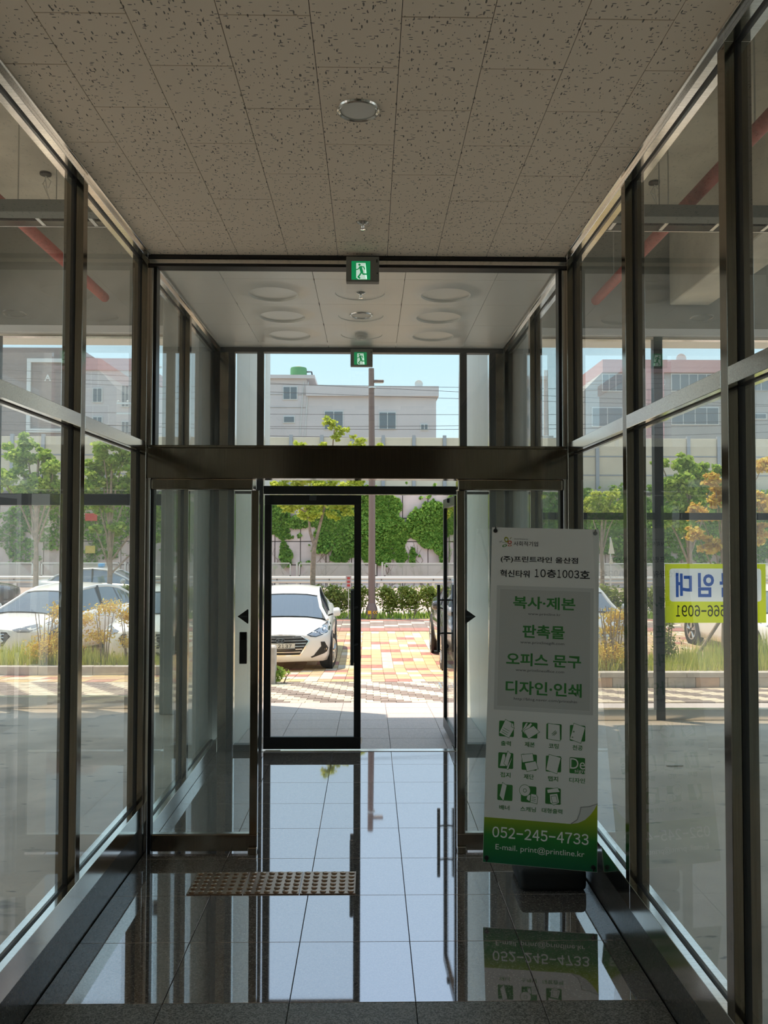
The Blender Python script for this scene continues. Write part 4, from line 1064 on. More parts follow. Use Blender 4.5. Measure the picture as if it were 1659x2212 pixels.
    if front == 'full':
        grille = [(-.355, .68), (.355, .68), (.49, .59), (.34, .355), (-.34, .355), (-.49, .59)]
        gobj = decal('grille', grille, M['gasket'], 0.004)
        def hbar(z):
            if z > .59: w = .49-(z-.59)/.09*.135
            else: w = .34+(z-.355)/.235*.15
            return w-0.015
        for z in (.655, .605, .555, .505, .455, .405): decal('grille_bar', [(-hbar(z), z-.006), (hbar(z), z-.006), (hbar(z), z+.008), (-hbar(z), z+.008)], M['alloy'], 0.012, 3, gobj)
        rim_ = [(-.375, .69), (.375, .69), (.515, .592), (.355, .335), (-.355, .335), (-.515, .592)]
        for a, b in zip(range(6), [1, 2, 3, 4, 5, 0]): decal('grille_surround', [rim_[a], rim_[b], grille[b], grille[a]], M['chrome'], 0.009, 2, gobj)
        # oval badge with a slanted H
        el = lambda rx, rz_: [(rx*math.cos(2*PI*q/24), .612+rz_*math.sin(2*PI*q/24)) for q in range(24)]
        decal('badge', el(.085, .042), M['chrome'], 0.020, 0); decal('badge_field', el(.070, .030), M['gasket'], 0.023, 0)
        for P in ([(-.052, .590), (-.030, .592), (-.014, .634), (-.036, .632)], [(.014, .590), (.036, .592), (.052, .634), (.030, .632)], [(-.028, .606), (.030, .612), (.034, .620), (-.024, .614)]):
            decal('badge_letter', P, M['chrome'], 0.026, 0)
        plate = decal('number_plate', [(-.26, .475), (.26, .475), (.26, .585-.02), (-.26, .585-.02)], mat('plate_white', (0.74, 0.70, 0.60), 0.5), 0.030, 2)
        yf = min(v.co.y for v in plate.data.vertices)
        fr2 = lambda u, v, l: (u, yf-l, v)
        digits('plate_lettering', '2137', -.045, .21, .488*zs, .550*zs, fr2, M['ink'], plate, 0.01, lift=0.003)
        text('plate_lettering', '루', -.125, -.065, .495*zs, .545*zs, fr2, M['ink'], plate, 0.01, lift=0.003)
        B('plate_carrier', -.27, .27, yf-0.001, yf+0.05, .455*zs, .474*zs, M['gasket'], plate)
        hl = [(.457, .70), (.62, .775), (.80, .85), (.845, .838), (.865, .80), (.85, .72), (.80, .70), (.62, .648), (.53, .66)]
        for s_, P in ((1, hl), (-1, mir(hl))):
            o = decal('headlight', P, M['lampd'], 0.005, 2)
            sh = [(.49, .70), (.62, .755), (.78, .825), (.83, .815), (.845, .785), (.83, .725), (.79, .712), (.62, .665), (.55, .675)]
            decal('headlight_lens', sh if s_ > 0 else mir(sh), M['lamp'], 0.010, 2, o)
            rr = [(s_*(.755+.048*math.cos(2*PI*q/18)), .765+.045*math.sin(2*PI*q/18)) for q in range(18)]
            decal('headlight_ring', rr if s_ > 0 else rr[::-1], M['chrome'], 0.014, 0, o)
            rr = [(s_*(.755+.034*math.cos(2*PI*q/18)), .765+.032*math.sin(2*PI*q/18)) for q in range(18)]
            decal('headlight_bulb', rr if s_ > 0 else rr[::-1], M['lampd'], 0.017, 0, o)
            fg = [(.704, .56), (.775, .555), (.835, .43), (.815, .37), (.76, .345), (.55, .285), (.53, .305), (.73, .39), (.755, .43)]
            fo = decal('fog_light', fg if s_ > 0 else mir(fg), M['gasket'], 0.006, 2)
            rr = [(s_*(.785+.024*math.cos(2*PI*q/14)), .425+.026*math.sin(2*PI*q/14)) for q in range(14)]
            decal('fog_lamp_ring', rr if s_ > 0 else rr[::-1], M['chrome'], 0.012, 0, fo)
    elif front:
        decal('grille', [(-.36, .66), (.36, .66), (.44, .58), (.32, .40), (-.32, .40), (-.44, .58)], M['gasket'], 0.004, 2)
        for z in (.62, .56, .50, .44): decal('grille_bar', [(-.33, z-.006), (.33, z-.006), (.33, z+.008), (-.33, z+.008)], M['alloy'], 0.010, 2)
        hl = [(.44, .70), (.62, .755), (.82, .82), (.84, .78), (.82, .72), (.72, .645), (.55, .645)]
        for P in (hl, mir(hl)): decal('headlight', P, M['lamp'], 0.006, 2)
        decal('lower_intake', [(-.6, .26), (.6, .26), (.55, .33), (-.55, .33)], M['gasket'], 0.004, 2)
    if tail:
        tl = [(.45, .80), (.74, .86), (.745, .72), (.5, .72)]
        for P in (tl, mir(tl)): decal('tail_light', P, mat('red_lens', (0.45, 0.02, 0.02), 0.2), 0.006, 2, t, 0, -1)
    if roof_lamp:
        bm = nb(); box(bm, -0.16, 0.16, 2.30*k, 2.46*k, 1.45*zs, 1.57*zs, 0.03, 2); obj('roof_lamp', bm, mat('blue_lamp', (0.12, 0.42, 0.75), 0.3), t, True)
    return t
car('white sedan nose-on outside the glass door, number plate ending 2137', (-1.585, 15.0, gz(15.8)), math.radians(1.0), M['paintw'], front='full', steer=-14)
car('white sedan behind the left grass bed, its headlight above the grass', (-7.15, 15.95, gz(15.9)), math.radians(-17), M['paintw'], front='plain')
car('white car half hidden by the dark corner post, behind golden shrubs', (-4.15, 15.4, gz(15.6)), math.radians(-3), M['paintw'], front='plain')
car('silver taxi with a blue roof lamp on the road beyond the left bed', (-7.0, 29.6, gz(29)), math.radians(90), M['paints'], roof_lamp=True)
car('dark car on the road at the far left, seen over the white sedan', (-12.3, 29.6, gz(29)), math.radians(90), M['paintg'], tail=True)
car('dark grey sport utility vehicle parked side-on right of the open glass door', (2.23, 14.6, gz(15.4)), 0.0, M['paintg'], L=4.5, zs=1.13, front='plain', hw_s=1.02)
car('white car behind the yellow window banner, its alloy wheel showing', (8.6, 16.0, gz(17)), math.radians(4), M['paintw'], front='plain', tail=True)
car('grey hatchback behind the golden shrub, beside the print banner edge', (4.33, 16.2, gz(16)), 0.0, M['paints'], L=4.1, front='plain')

# ---------------------------------------------------------------- trees
def tree(label, x, y, z0, limbs, cl, n, size, m, seed, group=None, name='tree'):
    rng = np.random.default_rng(seed)
    t = thing(name, label, 'tree', (x, y, z0), 0, group)
    for k, (pts, r0, r1) in enumerate(limbs):
        rs = [r0+(r1-r0)*i/(len(pts)-1) for i in range(len(pts))]
        T_('trunk' if k == 0 else 'branch', pts, rs, M['bark'], t, 10)
    leaf_cloud('foliage', ellipsoid_pts(cl, int(n*1.7), rng, .15), size*.8, m, t, 0.7, 0, rng)
    return t
def clusters(L, Y, x, z0, depth=0.9):
    out = []; L2 = []
    for px, py, r in L:
        L2.append((px, py, r*.62))
        for _ in range(6):
            a = random.uniform(0, 2*PI); d = r*random.uniform(.45, .95); L2.append((px+d*math.cos(a), py+d*.75*math.sin(a), r*random.uniform(.22, .42)))
    L = L2
    for px, py, r in L:
        p = at(px, py, Y); R_ = r*Y/FPX; out.append((p.x-x, random.uniform(-1.2, 1.2)*R_, p.z-z0, R_, R_*depth, R_*0.62))
    return out
x0 = at(675, 1270, 27).x; z0 = gz(27)
q = lambda px, py: (at(px, py, 27).x-x0, 0, at(px, py, 27).z-z0)
tree('slender street tree with forked trunk and yellow-green leaves behind the white sedan', x0, 27, z0,
     [([(0, 0, 0), q(676, 1230), q(678, 1185), q(682, 1165)], .095, .07), ([q(681, 1175), q(692, 1130), q(704, 1085), q(712, 1030), q(722, 930)], .055, .02), ([q(680, 1180), q(670, 1150), q(667, 1120), q(650, 1060)], .06, .02), ([q(706, 1080), q(740, 1060), q(765, 1030)], .03, .012), ([q(668, 1110), q(640, 1095), q(622, 1080)], .03, .01)],
     clusters([(612, 1092, 18), (745, 1102, 20), (588, 1072, 16), (720, 1112, 16), (632, 1096, 20), (655, 1108, 26), (680, 1112, 22), (620, 1062, 26), (664, 1078, 24), (700, 1084, 24), (732, 1086, 26), (760, 1082, 24), (690, 1050, 34), (745, 1052, 32), (650, 1036, 34), (705, 1010, 36), (770, 1036, 28), (795, 1060, 16), (598, 1048, 18), (716, 912, 18), (738, 928, 16), (728, 945, 14), (650, 972, 26), (700, 975, 28), (770, 965, 30), (815, 968, 16), (600, 985, 22), (620, 1015, 30)], 27, x0, z0), 7000, 0.15, M['leaf_y'], 5)
for lab, px, Y, cl_, n, m, seed in (
    ('leafy street tree outside the left window, nearest the wall pillar', 75, 25, [(40, 985, 42), (15, 1035, 45), (90, 1045, 50), (128, 1010, 36), (60, 1060, 40), (130, 1050, 32), (55, 955, 24), (100, 985, 26)], 6500, 'leaf_g', 6),
    ('leafy street tree left of the dark corner post', 235, 25, [(215, 1005, 44), (262, 990, 40), (240, 1045, 52), (290, 1035, 36), (200, 1050, 34), (225, 965, 28), (220, 1095, 22), (250, 1140, 22), (325, 1110, 26), (330, 1160, 20), (205, 1140, 14)], 7000, 'leaf_g', 7),
    ('green street tree outside the right window', 1490, 22, [(1480, 1000, 30), (1500, 1035, 46), (1450, 1055, 40), (1545, 1060, 40), (1440, 1110, 44), (1500, 1090, 40), (1480, 1140, 34), (1425, 1000, 18), (1555, 1020, 22)], 7000, 'leaf_g', 8),
    ('bushy green tree top before the sound barrier, beside the right corner post', 1300, 30, [(1300, 1085, 34), (1275, 1100, 26), (1330, 1100, 28), (1320, 1070, 20)], 3000, 'leaf_y', 9),
    ('golden maple sapling in the right bed behind the window banner', 1560, 13.0, [(1520, 1110, 34), (1560, 1075, 36), (1500, 1150, 26), (1545, 1180, 34), (1600, 1060, 40), (1640, 1080, 40), (1590, 1130, 36), (1640, 1150, 30), (1545, 1040, 26), (1655, 1000, 30)], 5000, 'leaf_o', 10)):
    p = at(px, 1300, Y); zz = gz(Y) if Y > 14 else zR
    c = clusters(cl_, Y, p.x, zz)
    top = max(k[2] for k in c)
    limbs = [([(0, 0, -.03), (0.03, 0, top*.3), (0.0, 0, top*.55), (0.05, 0, top*.9)], .09 if Y > 14 else .035, .03 if Y > 14 else .012)]
    for k in c[::7]: limbs.append(([(0.02, 0, max(.25*top, k[2]*.55)), (k[0]*.5, 0, k[2]*.8), (k[0], k[1], k[2])], .035 if Y > 14 else .014, .012 if Y > 14 else .006))
    tree(lab, p.x, Y, zz, limbs, c, n, 0.17 if Y > 14 else 0.085, M[m], seed)

# ---------------------------------------------------------------- hedge of single bushes along the road
ORD = ('first', 'second', 'third', 'fourth', 'fifth', 'sixth', 'seventh', 'eighth', 'ninth', 'tenth', 'eleventh', 'twelfth', 'thirteenth', 'fourteenth')
for k in range(-13, 14):
    if k == 0: continue
    x = 0.07+(0.70*k-0.20 if k > 0 else 0.70*k+0.20); rng = np.random.default_rng(100+k+20); z = gz(26.4)
    t = thing('hedge_bush', '%s roadside hedge bush to the %s of the brown lamp post' % (ORD[abs(k)-1], 'right' if k > 0 else 'left'), 'bush', (x, 26.4, z), 0, 'hedge bushes along the road')
    for s in range(6):
        a = rng.uniform(-.35, .35); T_('stem', [(a*.5, rng.uniform(-.1, .1), -.05), (a*.8, 0, .35), (a*1.1, 0, .7)], [.016, .012, .006], M['bark'], t, 5)
    leaf_cloud('foliage', ellipsoid_pts([(0, 0, .70, .50, .34, .26), (rng.uniform(-.15, .15), 0, .42, .46, .32, .28), (rng.uniform(-.3, .3), 0, .84, .2, .2, .16)], 1300, rng, 0.15), 0.10, M['leaf_h'], t, 0.6, 0, rng)
n = 4200; rng = np.random.default_rng(55)
v = []; f = []
for k in range(n):
    x, y, h_ = rng.uniform(-10, 10), rng.uniform(25.7, 27.2), rng.uniform(.06, .22); a = rng.uniform(0, PI); b = len(v); c_, s_ = math.cos(a)*.03, math.sin(a)*.03
    v += [(x-c_, y-s_, gz(26)), (x+c_, y+s_, gz(26)), (x+rng.uniform(-.05, .05), y, gz(26)+h_)]; f.append((b, b+1, b+2))
g_ = raw('verge_grass', v, f, M['leaf_g']); tag(g_, 'low weedy grass strip under the roadside hedge', 'grass', None, 'stuff')

# ---------------------------------------------------------------- lamp post, guard rail, mesh fence
lx = at(803, 1330, 26.0).x; lz = gz(26)
t = thing('lamp_post', 'tall brown street lamp post at the kerb in the middle of the doorway', 'lamp post', (lx, 26.0, lz))
top = at(798, 796, 26.0).z-lz
T_('pole', [(0, 0, 0.3), (0, 0, top*.55), (-0.03, 0, top)], [.11, .10, .085], M['polep'], t, 16)
L_('base_skirt', [(0.20, 0), (0.20, .06), (0.17, .30), (0.115, .46)], M['polep'], t, 20)
hd = B('lamp_head', 0.02, 0.36, -0.07, 0.07, top-.44, top-.36, M['polep'], t, 0.02)
B('lamp_glass', 0.08, 0.34, -0.06, 0.06, top-.45, top-.441, M['offwhite'], hd)
L_('band', [(0.115, 0), (0.115, .05)], M['galv'], t, 16, (0, 0, top-.62))
for a, b in ((-.12, -.02), ):
    B('warning_block', a, b, -0.196, -0.172, .14, .24, M['amber'], t)
for o_ in (0.03, 0.10):
    bm = nb()
    extrude(bm, [(o_, .19), (o_+.05, .24), (o_+.075, .24), (o_+.025, .19), (o_+.075, .14), (o_+.05, .14)], -0.196, -0.172, 'Y'); obj('warning_chevron', bm, M['amber'], t)

gyy = 40.5; gzz = gz(40.5)
t = thing('guard_rail', 'long pale steel guard rail along the far side of the road', 'guard rail', (0, gyy, gzz))
prof = [(0, .34), (-.06, .37), (-.08, .42), (-.06, .47), (-.01, .50), (-.06, .53), (-.08, .58), (-.06, .63), (0, .66), (.01, .66), (-.045, .62), (-.06, .58), (-.045, .54), (.005, .50), (-.045, .46), (-.06, .42), (-.045, .38), (.01, .34)]
bm = nb(); extrude(bm, prof, -26, 26, 'X'); obj('beam', bm, mat('rail_steel', (0.60, 0.57, 0.52), 0.5, 0.3), t)
for k in range(-10, 11): B('post', k*2.5-.07+0.55, k*2.5+.07+0.55, .015, .13, 0, .62, M['galv'], t, 0.01)
for k in range(-10, 11): L_('bolt', [(.03, -.10), (.03, -.085)], M['gasket'], t, 8, (k*2.5+0.55, 0, .50), 'Y')
for k in range(-6, 7):
    x = at(637, 1240, 42).x + 4.25*k
    t = thing('mesh_fence_panel', ('framed wire mesh fence panel right behind the slender forked tree' if k == 0 else '%s wire mesh fence panel %s of the one behind the forked tree' % (ORD[abs(k)-1], 'right' if k > 0 else 'left')), 'fence panel', (x+.2, 42, gz(42)), 0, 'mesh fence panels')
    for a, b, c, d in ((0, 3.85, .60, .65), (0, 3.85, 1.22, 1.27), (0, .06, .60, 1.27), (3.79, 3.85, .60, 1.27)): B('frame_bar', a, b, -.02, .02, c, d, M['galv'], t)
    bm = nb()
    for q_ in range(-5, 62):
        a = .06+.065*q_
        for sg in (1, -1):
            p0, p1 = (a, .65), (a+sg*.57, 1.22)
            if p0[0] > .06 and p1[0] > .06 and p0[0] < 3.79 and p1[0] < 3.79: tube(bm, [(p0[0], 0.006*sg, p0[1]), (p1[0], 0.006*sg, p1[1])], .011, 3)
    stuff(obj('wire_mesh', bm, M['galv'], t))
    for xx in (-.14,): B('post', xx, xx+.08, -.05, .03, 0, 1.30, M['galv'], t)
t = thing('road_sign_post', 'thin sign post with two edge-on arrow plates by the road, right', 'road sign', (at(1319, 1270, 36).x, 36.0, gz(36)))
hz = at(1320, 1160, 36).z-gz(36)
T_('pole', [(0, 0, 0), (0, 0, hz)], .03, M['galv'], t, 10)
for (a, b, w) in ((hz-.72, hz-.05, .17), (hz-1.15, hz-.80, .12)):
    bm = nb(); extrude(bm, [(-.1*w/.17, a), (w, a+.0), (0.03, b)], -.05, -.03, 'Y'); obj('sign_plate', bm, M['cream'], t)
t = thing('notice_plate', 'small upright grey notice plate with red lettering by the hedge', 'notice', (at(753, 1270, 25.8).x, 25.8, gz(26)))
zb = at(753, 1272, 25.8).z-gz(26); B('plate', -.085, .085, -.01, .01, zb, zb+.40, mat('plate_grey', (0.45, 0.38, 0.36), 0.6), t, 0.004)
T_('stick', [(0, .02, 0), (0, .02, zb+.1)], .012, M['galv'], t, 6)
for k in range(3): B('red_mark', -.045, .045, -.013, -.011, zb+.07+.11*k, zb+.14+.11*k, mat('red_ink', (0.5, 0.06, 0.05), 0.6), t)

# ---------------------------------------------------------------- retaining wall with ivy, sound barrier
wy = 43.6; wz0, wz1 = gz(43)-.1, 4.25
w = struct('wall_retaining')
B('core', -40, 45, wy+.16, wy+.9, wz0-.2, wz1, M['rjoint'], w)
pw, ph = 1.32, 1.21
nx = int(62/pw)
for j in range(4):
    for i in range(nx):
        x = -30+pw*i
        o = B('wall_panel', 0.02, pw-0.02, 0, .15, 0.02, ph-0.02, M['rwall'], w, 0.012) if (i, j) == (0, 0) else link('wall_panel', bpy.data.meshes[_wp], w)
        if (i, j) == (0, 0): _wp = o.data.name
        o.location = (x, wy+random.uniform(-.01, .01), wz0+ph*j)
ivy = thing('ivy', 'dense green ivy climbing over the concrete retaining wall', 'ivy', (0, wy, wz0))
rng = np.random.default_rng(12)
pat = [(600, 1110, 26, 50), (610, 1145, 16, 24), (640, 1128, 26, 14), (590, 1085, 30, 30), (700, 1100, 40, 50), (740, 1130, 40, 60), (700, 1160, 26, 36), (740, 1190, 28, 26), (790, 1110, 30, 70), (790, 1180, 16, 36), (830, 1100, 34, 40), (840, 1150, 44, 50), (820, 1195, 34, 24), (865, 1200, 14, 22), (905, 1135, 36, 34), (935, 1115, 30, 36), (950, 1160, 24, 40), (930, 1165, 22, 22), (960, 1200, 12, 26), (612, 1195, 9, 34), (622, 1205, 8, 22), (890, 1200, 6, 22), (985, 1110, 26, 60),
       (90, 1110, 60, 40), (30, 1150, 30, 60), (120, 1150, 40, 40), (200, 1110, 50, 44), (230, 1160, 40, 50), (270, 1120, 40, 40), (60, 1190, 24, 30), (200, 1200, 20, 26), (330, 1110, 50, 50), (390, 1130, 50, 70), (450, 1110, 60, 60), (520, 1130, 50, 60),
       (1040, 1120, 50, 70), (1110, 1130, 60, 80), (1190, 1130, 60, 80), (1260, 1130, 50, 80), (1310, 1120, 50, 70), (1350, 1140, 40, 90), (1420, 1140, 60, 90), (1500, 1130, 60, 90), (1580, 1130, 60, 90), (1650, 1140, 50, 90)]
cand = 150000
PX = rng.uniform(-40, 1720, cand); PY = rng.uniform(1040, 1226, cand)
fld = np.zeros(cand)
for px, py, a, b in pat: fld = np.maximum(fld, 1.15-np.sqrt(((PX-px)/a)**2+((PY-py)/b)**2))
nz = sum(np.sin(PX*f1+PY*f2+ph)*am for f1, f2, ph, am in ((.11, .07, 1., .08), (-.07, .13, 2., .08), (.23, -.19, 3., .06), (.05, .31, .4, .06), (.4, .2, 2.2, .05)))
ok = fld+nz > 0.18
dens = np.where(PX < 560, .28, np.where(PX > 1000, .55, 1.0)); ok &= rng.uniform(0, 1, cand) < dens*0.9
PX, PY = PX[ok], PY[ok]; n_ = len(PX)
c0 = at(0, 1100, wy); c1 = at(1000, 1100, wy); c2 = at(0, 1200, wy)
X = c0.x+(c1.x-c0.x)*PX/1000; Z = c0.z+(c2.z-c0.z)*(PY-1100)/100
okz = (Z > wz0+.1) & (Z < 4.75); X, Z = X[okz], Z[okz]
lump = 0.10+0.07*np.sin(X*2.1+Z)+0.07*np.sin(X*.9-Z*2.3)
pts = [np.stack([X, -np.abs(lump*rng.uniform(.2, 1.6, len(X)))-.02, Z-wz0], 1)]
leaf_cloud('foliage', np.concatenate(pts), 0.165, M['leaf_d'], ivy, 0.85, 0, rng, (0, -0.7, 0.55))
for k in range(26):
    px = rng.uniform(585, 960); p = at(px, 1215, wy); pts_ = [(p.x, -.02, .1)]
    for s in range(6): pts_.append((pts_[-1][0]+rng.normal(0, .18), -.02, pts_[-1][2]+rng.uniform(.2, .5)))
    T_('vine_stem', pts_, [.02, .018, .016, .014, .012, .010, .008], M['bark'], ivy, 5)
sb = thing('sound_barrier', 'cream panelled sound barrier with grey posts on top of the retaining wall', 'barrier', (0, 44.3, 4.2))
x00 = at(894, 960, 44.3).x; zt = at(894, 944, 44.3).z-4.2
for k in range(-16, 20):
    x = x00+1.62*k; B('post', x-.09, x+.09, -.12, .06, 0, zt+.08, M['bsteel'], sb)
    for r in range(3): B('panel', x+.092, x+1.528, -.03, .03, .02+r*zt/3, (r+1)*zt/3-.04, M['cream'], sb, 0.01)
    for r in range(1, 3): B('rail', x+.092, x+1.528, -.05, .05, r*zt/3-.035, r*zt/3+.015, M['bsteel'], sb)
B('back_ground', -60, 80, 44.8, 120, 4.0, 4.2, M['earth']); o = bpy.data.objects['back_ground']; o.name = 'terrain'; o['kind'] = 'structure'

for lab, px, py, w_, h_, c_ in (('small red sign plate on the retaining wall, seen beside the left window post', 197, 1117, .62, .38, (0.50, 0.05, 0.04)), ('small yellow sign plate below the red one on the retaining wall', 195, 1187, .50, .38, (0.60, 0.46, 0.10))):
    p = at(px, py, 43.2); t = thing('wall_sign', lab, 'sign', (p.x, 43.2, p.z))
    B('plate', -w_/2, w_/2, -.02, 0, -h_/2, h_/2, mat('sign_paint', c_, 0.5), t, 0.006)
    T_('bracket', [(0, 0, 0), (0, .42, 0)], .02, M['galv'], t, 6)
# ---------------------------------------------------------------- buildings
def window(par, x, z, w, h, y, nleaf=2, frame='bframe', off=0.0):
    f = B('window', x, x+w, y-.08, y+.05, z, z+h, M[frame], par, 0.01)
    n = max(1, nleaf); t_ = 0.06
    for k in range(n):
        a = x+t_+(w-t_)*k/n; b = x+(w-t_)*(k+1)/n
        B('pane', a, b, y-.10, y-.081, z+t_, z+h-t_, M['bglass'], f)
    return f
YB = 60.0
b = thing('building', 'pale flat-roofed building with a green water tank on its roof', 'building', (at(700, 900, YB).x, YB, 4.2))
ox, oz = b.location.x, 4.2
def q(px, py): p = at(px, py, YB); return p.x-ox, p.z-oz
xl, zt_ = q(480, 818); xr, zr_ = q(662, 822); B('tower', xl, xr, 0, 7, 0, zt_, M['bwhite'], b)
a_, zc = q(480, 818); B('tower_cap', xl-.2, xr+.6, -.3, 7.2, zt_+.002, zt_+.25, M['bwhite'], b)
x2, z2 = q(947, 836); zcap = q(800, 857)[1]; B('parapet', xr+.002, x2, -.35, 6.5, zcap, z2, M['bwhite'], b); x3 = q(942, 880)[0]; B('wing', xr+.002, x3, 0, 6, 0, zcap-.002, M['bwhite'], b)
for (x0_, y0_, x1_, y1_, nl) in ((611, 835, 643, 864, 2), (612, 899, 637, 914, 1), (700, 888, 742, 929, 2), (818, 890, 856, 928, 2), (908, 916, 925, 930, 2), (500, 835, 540, 864, 2), (520, 895, 560, 925, 2)):
    xa, za = q(x0_, y1_); xb, zb2 = q(x1_, y0_); window(b, xa, za, xb-xa, zb2-za, 0, nl)
for k, py in enumerate((852, 880, 945)): xa, za = q(560, py); T_('wall_seam', [(xl+.1, -.02, za), (xr-.05, -.02, za)], .02, M['bgrey'], b, 5)
for dx in (0.0, 0.35): T_('downpipe', [(xr-.6+dx, -.06, 0.1), (xr-.5+dx, -.06, 4.0), (xr-.2+dx, -.06, zt_-.2)], .03, M['bframe'], b, 6)
tk = thing('water_tank', 'round green water tank on the pale building roof', 'water tank', (at(645, 817, YB+3).x, YB+3, 4.2+zt_+.252))
rT = 18*63/FPX; hT = 33*63/FPX
L_('body', [(rT, 0), (rT*1.02, hT*.08), (rT, hT*.12), (rT, hT*.45), (rT*1.03, hT*.5), (rT, hT*.55), (rT, hT*.9), (rT*.94, hT)], M['tank'], tk, 28)
L_('lid', [(rT*.45, hT), (rT*.45, hT*1.06), (rT*.3, hT*1.1)], M['cream'], tk, 20)
T_('overflow_pipe', [(rT, 0, hT*.75), (rT+.35, 0, hT*.75), (rT+.45, 0, hT*.3), (rT+1.0, 0, -.6), (rT+1.3, 0, -.9)], .06, M['wire'], tk, 8)
dsh = thing('satellite_dish', 'small white satellite dish on the pale building parapet', 'satellite dish', (at(905, 836, YB).x, YB+.4, at(905, 838, YB).z))
T_('mast', [(0, 0, 0), (0, 0, .25)], .03, M['galv'], dsh, 6); L_('dish', [(.05, .08), (.22, .03), (.30, -.06), (.29, -.07), (.2, .015), (.04, .06)], M['bframe'], dsh, 20, (0, -.1, .32), 'Y')

b = thing('building', 'grey apartment block with pink parapet and green roof house, right', 'building', (at(1500, 900, YB).x, YB, 4.2)); ox = b.location.x
xa, za = q(1262, 850); xb, zb2 = q(1700, 780); zp = q(1500, 806)[1]; xc = q(1300, 806)[0]
bm = nb(); extrude(bm, [(xa, 0), (xb, 0), (xb, zp), (xc, zp), (xa, q(1262, 843)[1])], 0, 9, 'Y'); obj('block', bm, M['bgrey'], b)
B('pink_parapet', xc, xb, -.25, 9.2, zp+.002, zb2, M['bpink'], b); x1_ = q(1392, 800)[0]; x2_ = q(1425, 800)[0]
B('pink_bay', x1_, x2_+.2, -.30, -.002, 0, zp, M['bpink'], b)
xg, zg = q(1515, 779); xh, zh = q(1600, 770); B('roof_house', xg, xh, 3, 8, zb2+.002, zh, M['bgreen'], b); xg2 = q(1500, 779)[0]; bm = nb(); extrude(bm, [(xg2, zb2+.002), (xg-.02, zb2+.002), (xg-.02, zh+.35)], 3, 5, 'Y'); obj('roof_stair', bm, M['bgreen'], b)
for (x0_, y0_, x1p, y1_, nl) in ((1449, 808, 1545, 846, 5), (1449, 880, 1552, 918, 4), (1450, 953, 1552, 978, 4), (1421, 820, 1436, 832, 2), (1300, 808, 1345, 846, 3), (1278, 880, 1345, 922, 2), (1600, 893, 1655, 906, 2), (1600, 965, 1655, 980, 2), (1610, 812, 1660, 845, 3)):
    xa, za = q(x0_, y1_); xb_, zb3 = q(x1p, y0_); window(b, xa, za, xb_-xa, zb3-za, 0, nl)
ds = thing('satellite_dish', 'round greenish satellite dish on the pink parapet', 'satellite dish', (at(1481, 778, YB).x, YB+1, at(1481, 779, YB).z)); T_('mast', [(0, 0, 0), (0, 0, .2)], .03, M['galv'], ds, 6); L_('dish', [(.05, .08), (.28, .03), (.38, -.06), (.37, -.07), (.25, .015), (.04, .06)], M['bframe'], ds, 20, (0, -.1, .32), 'Y')
YB = 54.0
b = thing('building', 'brown clad building with a pale framed panel bearing the letter A', 'building', (at(80, 900, YB).x, YB, 4.2)); ox = b.location.x
xa, za = q(-80, 750); xb, _z = q(172, 750); B('block', xa, xb, 0, 10, 0, za, M['bbrown'], b)
fx0, fz1 = q(60, 775); fx1, fz0 = q(141, 935)
for a, c, d, e_ in ((fx0, fx1, fz1-.25, fz1), (fx0, fx1, fz0, fz0+.25), (fx0, fx0+.25, fz0+.252, fz1-.252), (fx1-.25, fx1, fz0+.252, fz1-.252)): B('frame_bar', a, c, -.14, -.002, d, e_, M['bframe'], b, 0.01)
la, lz = q(96, 823); text('sign_letter', 'A', la, la+.42, lz, lz+.42, lambda u, v, l: (u, -.02-l, v), M['bframe'], b, 0.02)
b = thing('building', 'white rendered block with grey window bands beyond the left trees', 'building', (at(240, 900, YB).x, YB, 4.2)); ox = b.location.x
xa, za = q(178, 800); xb, _z = q(300, 772); B('block', xa, xb, 0, 9, 0, za, M['bwhite'], b); B('parapet', xa-.1, xb+.1, -.15, 9.1, za+.002, q(240, 775)[1], M['bpink'], b)
for (x0_, y0_, x1p, y1_) in ((262, 832, 280, 880), (262, 910, 280, 938), (200, 838, 222, 870), (200, 900, 222, 930)):
    xa, za = q(x0_, y1_); xb_, zb3 = q(x1p, y0_); window(b, xa, za, xb_-xa, zb3-za, 0, 2)
YB = 60
# utility poles and overhead lines
t = thing('utility_pole', 'pale concrete utility pole with street light arm seen through the left wall', 'utility pole', (at(213, 1000, 40).x, 46.5, 4.2))
zt2 = at(216, 755, 46.5).z-4.2
T_('pole', [(0, 0, 0), (0, 0, zt2)], [.17, .11], M['kerb'], t, 14)
for zc_ in (zt2*.55, zt2*.62): B('cross_arm', -1.1, 1.1, -.16, -.10, zc_, zc_+.10, M['galv'], t)
for xx in (-1, -.5, .5, 1): L_('insulator', [(.05, 0), (.07, .06), (.04, .12)], M['bframe'], t, 10, (xx, -.13, zt2*.62+.10))
T_('light_arm', [(0, -.1, zt2*.80), (.5, -.15, zt2*.86), (1.0, -.15, zt2*.875)], .035, M['galv'], t, 8)
B('street_light', .9, 1.35, -.22, -.08, zt2*.87, zt2*.885, M['bframe'], t, 0.01)
t = thing('utility_pole', 'grey utility pole with transformer box beyond the right vestibule glass', 'utility pole', (at(1180, 1000, 46.5).x, 46.5, 4.2))
T_('pole', [(0, 0, 0), (0, 0, at(1180, 800, 46.5).z-4.2)], [.17, .11], M['kerb'], t, 14); B('switch_box', -.3, .3, -.55, -.12, 2.4, 3.3, M['bframe'], t, 0.03)
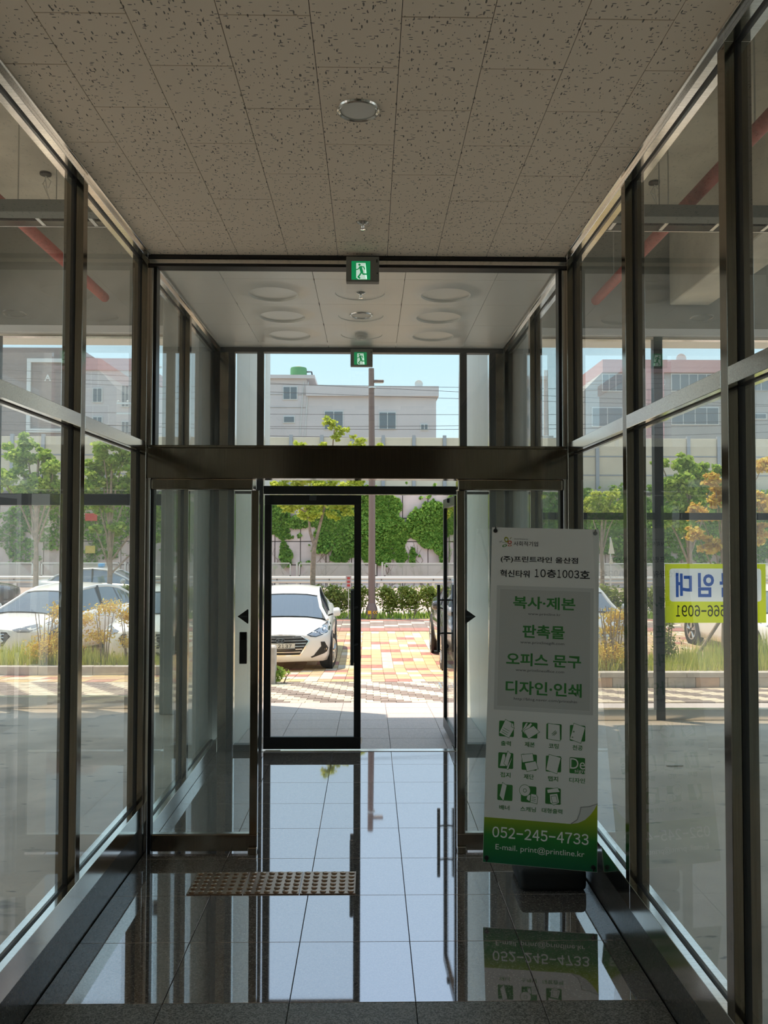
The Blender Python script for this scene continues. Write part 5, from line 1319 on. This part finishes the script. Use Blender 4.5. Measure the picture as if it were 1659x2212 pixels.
for k, (ya, yb, sag) in enumerate(((790, 880, 0.1), (812, 880, 0.25), (812, 845, .15), (886, 890, .2), (905, 912, .5), (914, 905, .3), (935, 928, .5), (941, 946, .25), (952, 958, .3), (925, 960, .1))):
    Yc = 46.0+0.35*k; a = at(-150, ya, Yc); c = at(1800, yb, Yc); pts_ = [(a.lerp(c, s/16) - Vector((0, 0, sag*4*(s/16)*(1-s/16)))) for s in range(17)]
    o = T_('overhead_cable', pts_, .013 if k < 7 else .018, M['wire'], None, 5)
    tag(o, '%s overhead cable from the top across the street' % ORD[k], 'cable', 'overhead cables across the street')

# ---------------------------------------------------------------- letting banner inside the right shop window
t = thing('letting_banner', 'yellow-green letting banner with mirrored blue lettering taped in the right window', 'banner', (0, YF-0.02, 0))
p0 = at(1436, 1345, YF); p1 = at(1652, 1218, YF); xA, xB, zA, zB = p0.x, p1.x, p0.z, p1.z
ban = M['ban'] = mat('banner_yellow', (0.62, 0.70, 0.02), 0.6)
def translucent(name, col, tr=0.5):
    m, tt, b_ = newmat(name); tt.nodes.remove(b_); o_ = tt.nodes['Material Output']
    d = tt.nodes.new('ShaderNodeBsdfDiffuse'); l = tt.nodes.new('ShaderNodeBsdfTranslucent'); x = tt.nodes.new('ShaderNodeMixShader'); x.inputs[0].default_value = tr
    d.inputs[0].default_value = (*col, 1); l.inputs[0].default_value = (*col, 1)
    tt.links.new(d.outputs[0], x.inputs[1]); tt.links.new(l.outputs[0], x.inputs[2]); tt.links.new(x.outputs[0], o_.inputs[0]); return m
W2, H2 = xB-xA, zB-zA
fr3 = lambda u, v, l: (xA+u*W2, -l, zA+v*H2)
r = 0.03; P = []
for ax, ay, s_ in ((.955-r, .92-r*1.6, 0), (.045+r, .92-r*1.6, 90), (.045+r, .36+r*1.6, 180), (.955-r, .36+r*1.6, 270)):
    for q_ in range(5): a = math.radians(s_+22.5*q_); P.append((ax+r*math.cos(a), ay+r*1.6*math.sin(a)))
bm = nb(); corner = [(1, 1), (0, 1), (0, 0), (1, 0)]; ring_o = []
for k_, (a_, b_) in enumerate(P):
    c_ = corner[k_//5]; ring_o.append((c_[0], b_) if k_ % 5 == 0 and c_[0] in (0, 1) and k_//5 in (0, 2) else ((a_, c_[1]) if k_ % 5 == 0 else (c_ if k_ % 5 < 4 else ((a_, c_[1]) if k_//5 in (0, 2) else (c_[0], b_)))))
vi = [bm.verts.new(fr3(a_, b_, 0.0)) for a_, b_ in P]; vo = [bm.verts.new(fr3(a_, b_, 0.0)) for a_, b_ in ring_o]
for k_ in range(20): bm.faces.new((vo[k_], vo[(k_+1) % 20], vi[(k_+1) % 20], vi[k_]))
bmesh.ops.remove_doubles(bm, verts=bm.verts, dist=0.0004)
obj('sheet', bm, translucent('banner_sheet', (0.72, 0.80, 0.02), 0.7), t)
poly('white_field', P, fr3, translucent('banner_white', (0.88, 0.90, 0.90), 0.7), t, 0.0)
blue = translucent('banner_blue', (0.04, 0.16, 0.62), 0.5); blk = translucent('banner_black', (0.03, 0.04, 0.01), 0.3)
for s_, u0, u1, v0, v1 in (('대', .105, .265, .435, .845), ('임', .325, .485, .435, .845), ('국', .540, .700, .435, .845), ('약', .755, .915, .435, .845)):
    text('lettering', s_, u0, u1, v0, v1, fr3, blue, t, 0.03, True, 0.004)
digits('lettering', '566-6091', .092, .605, .105, .300, fr3, blk, t, 0.014, True, 0.004)
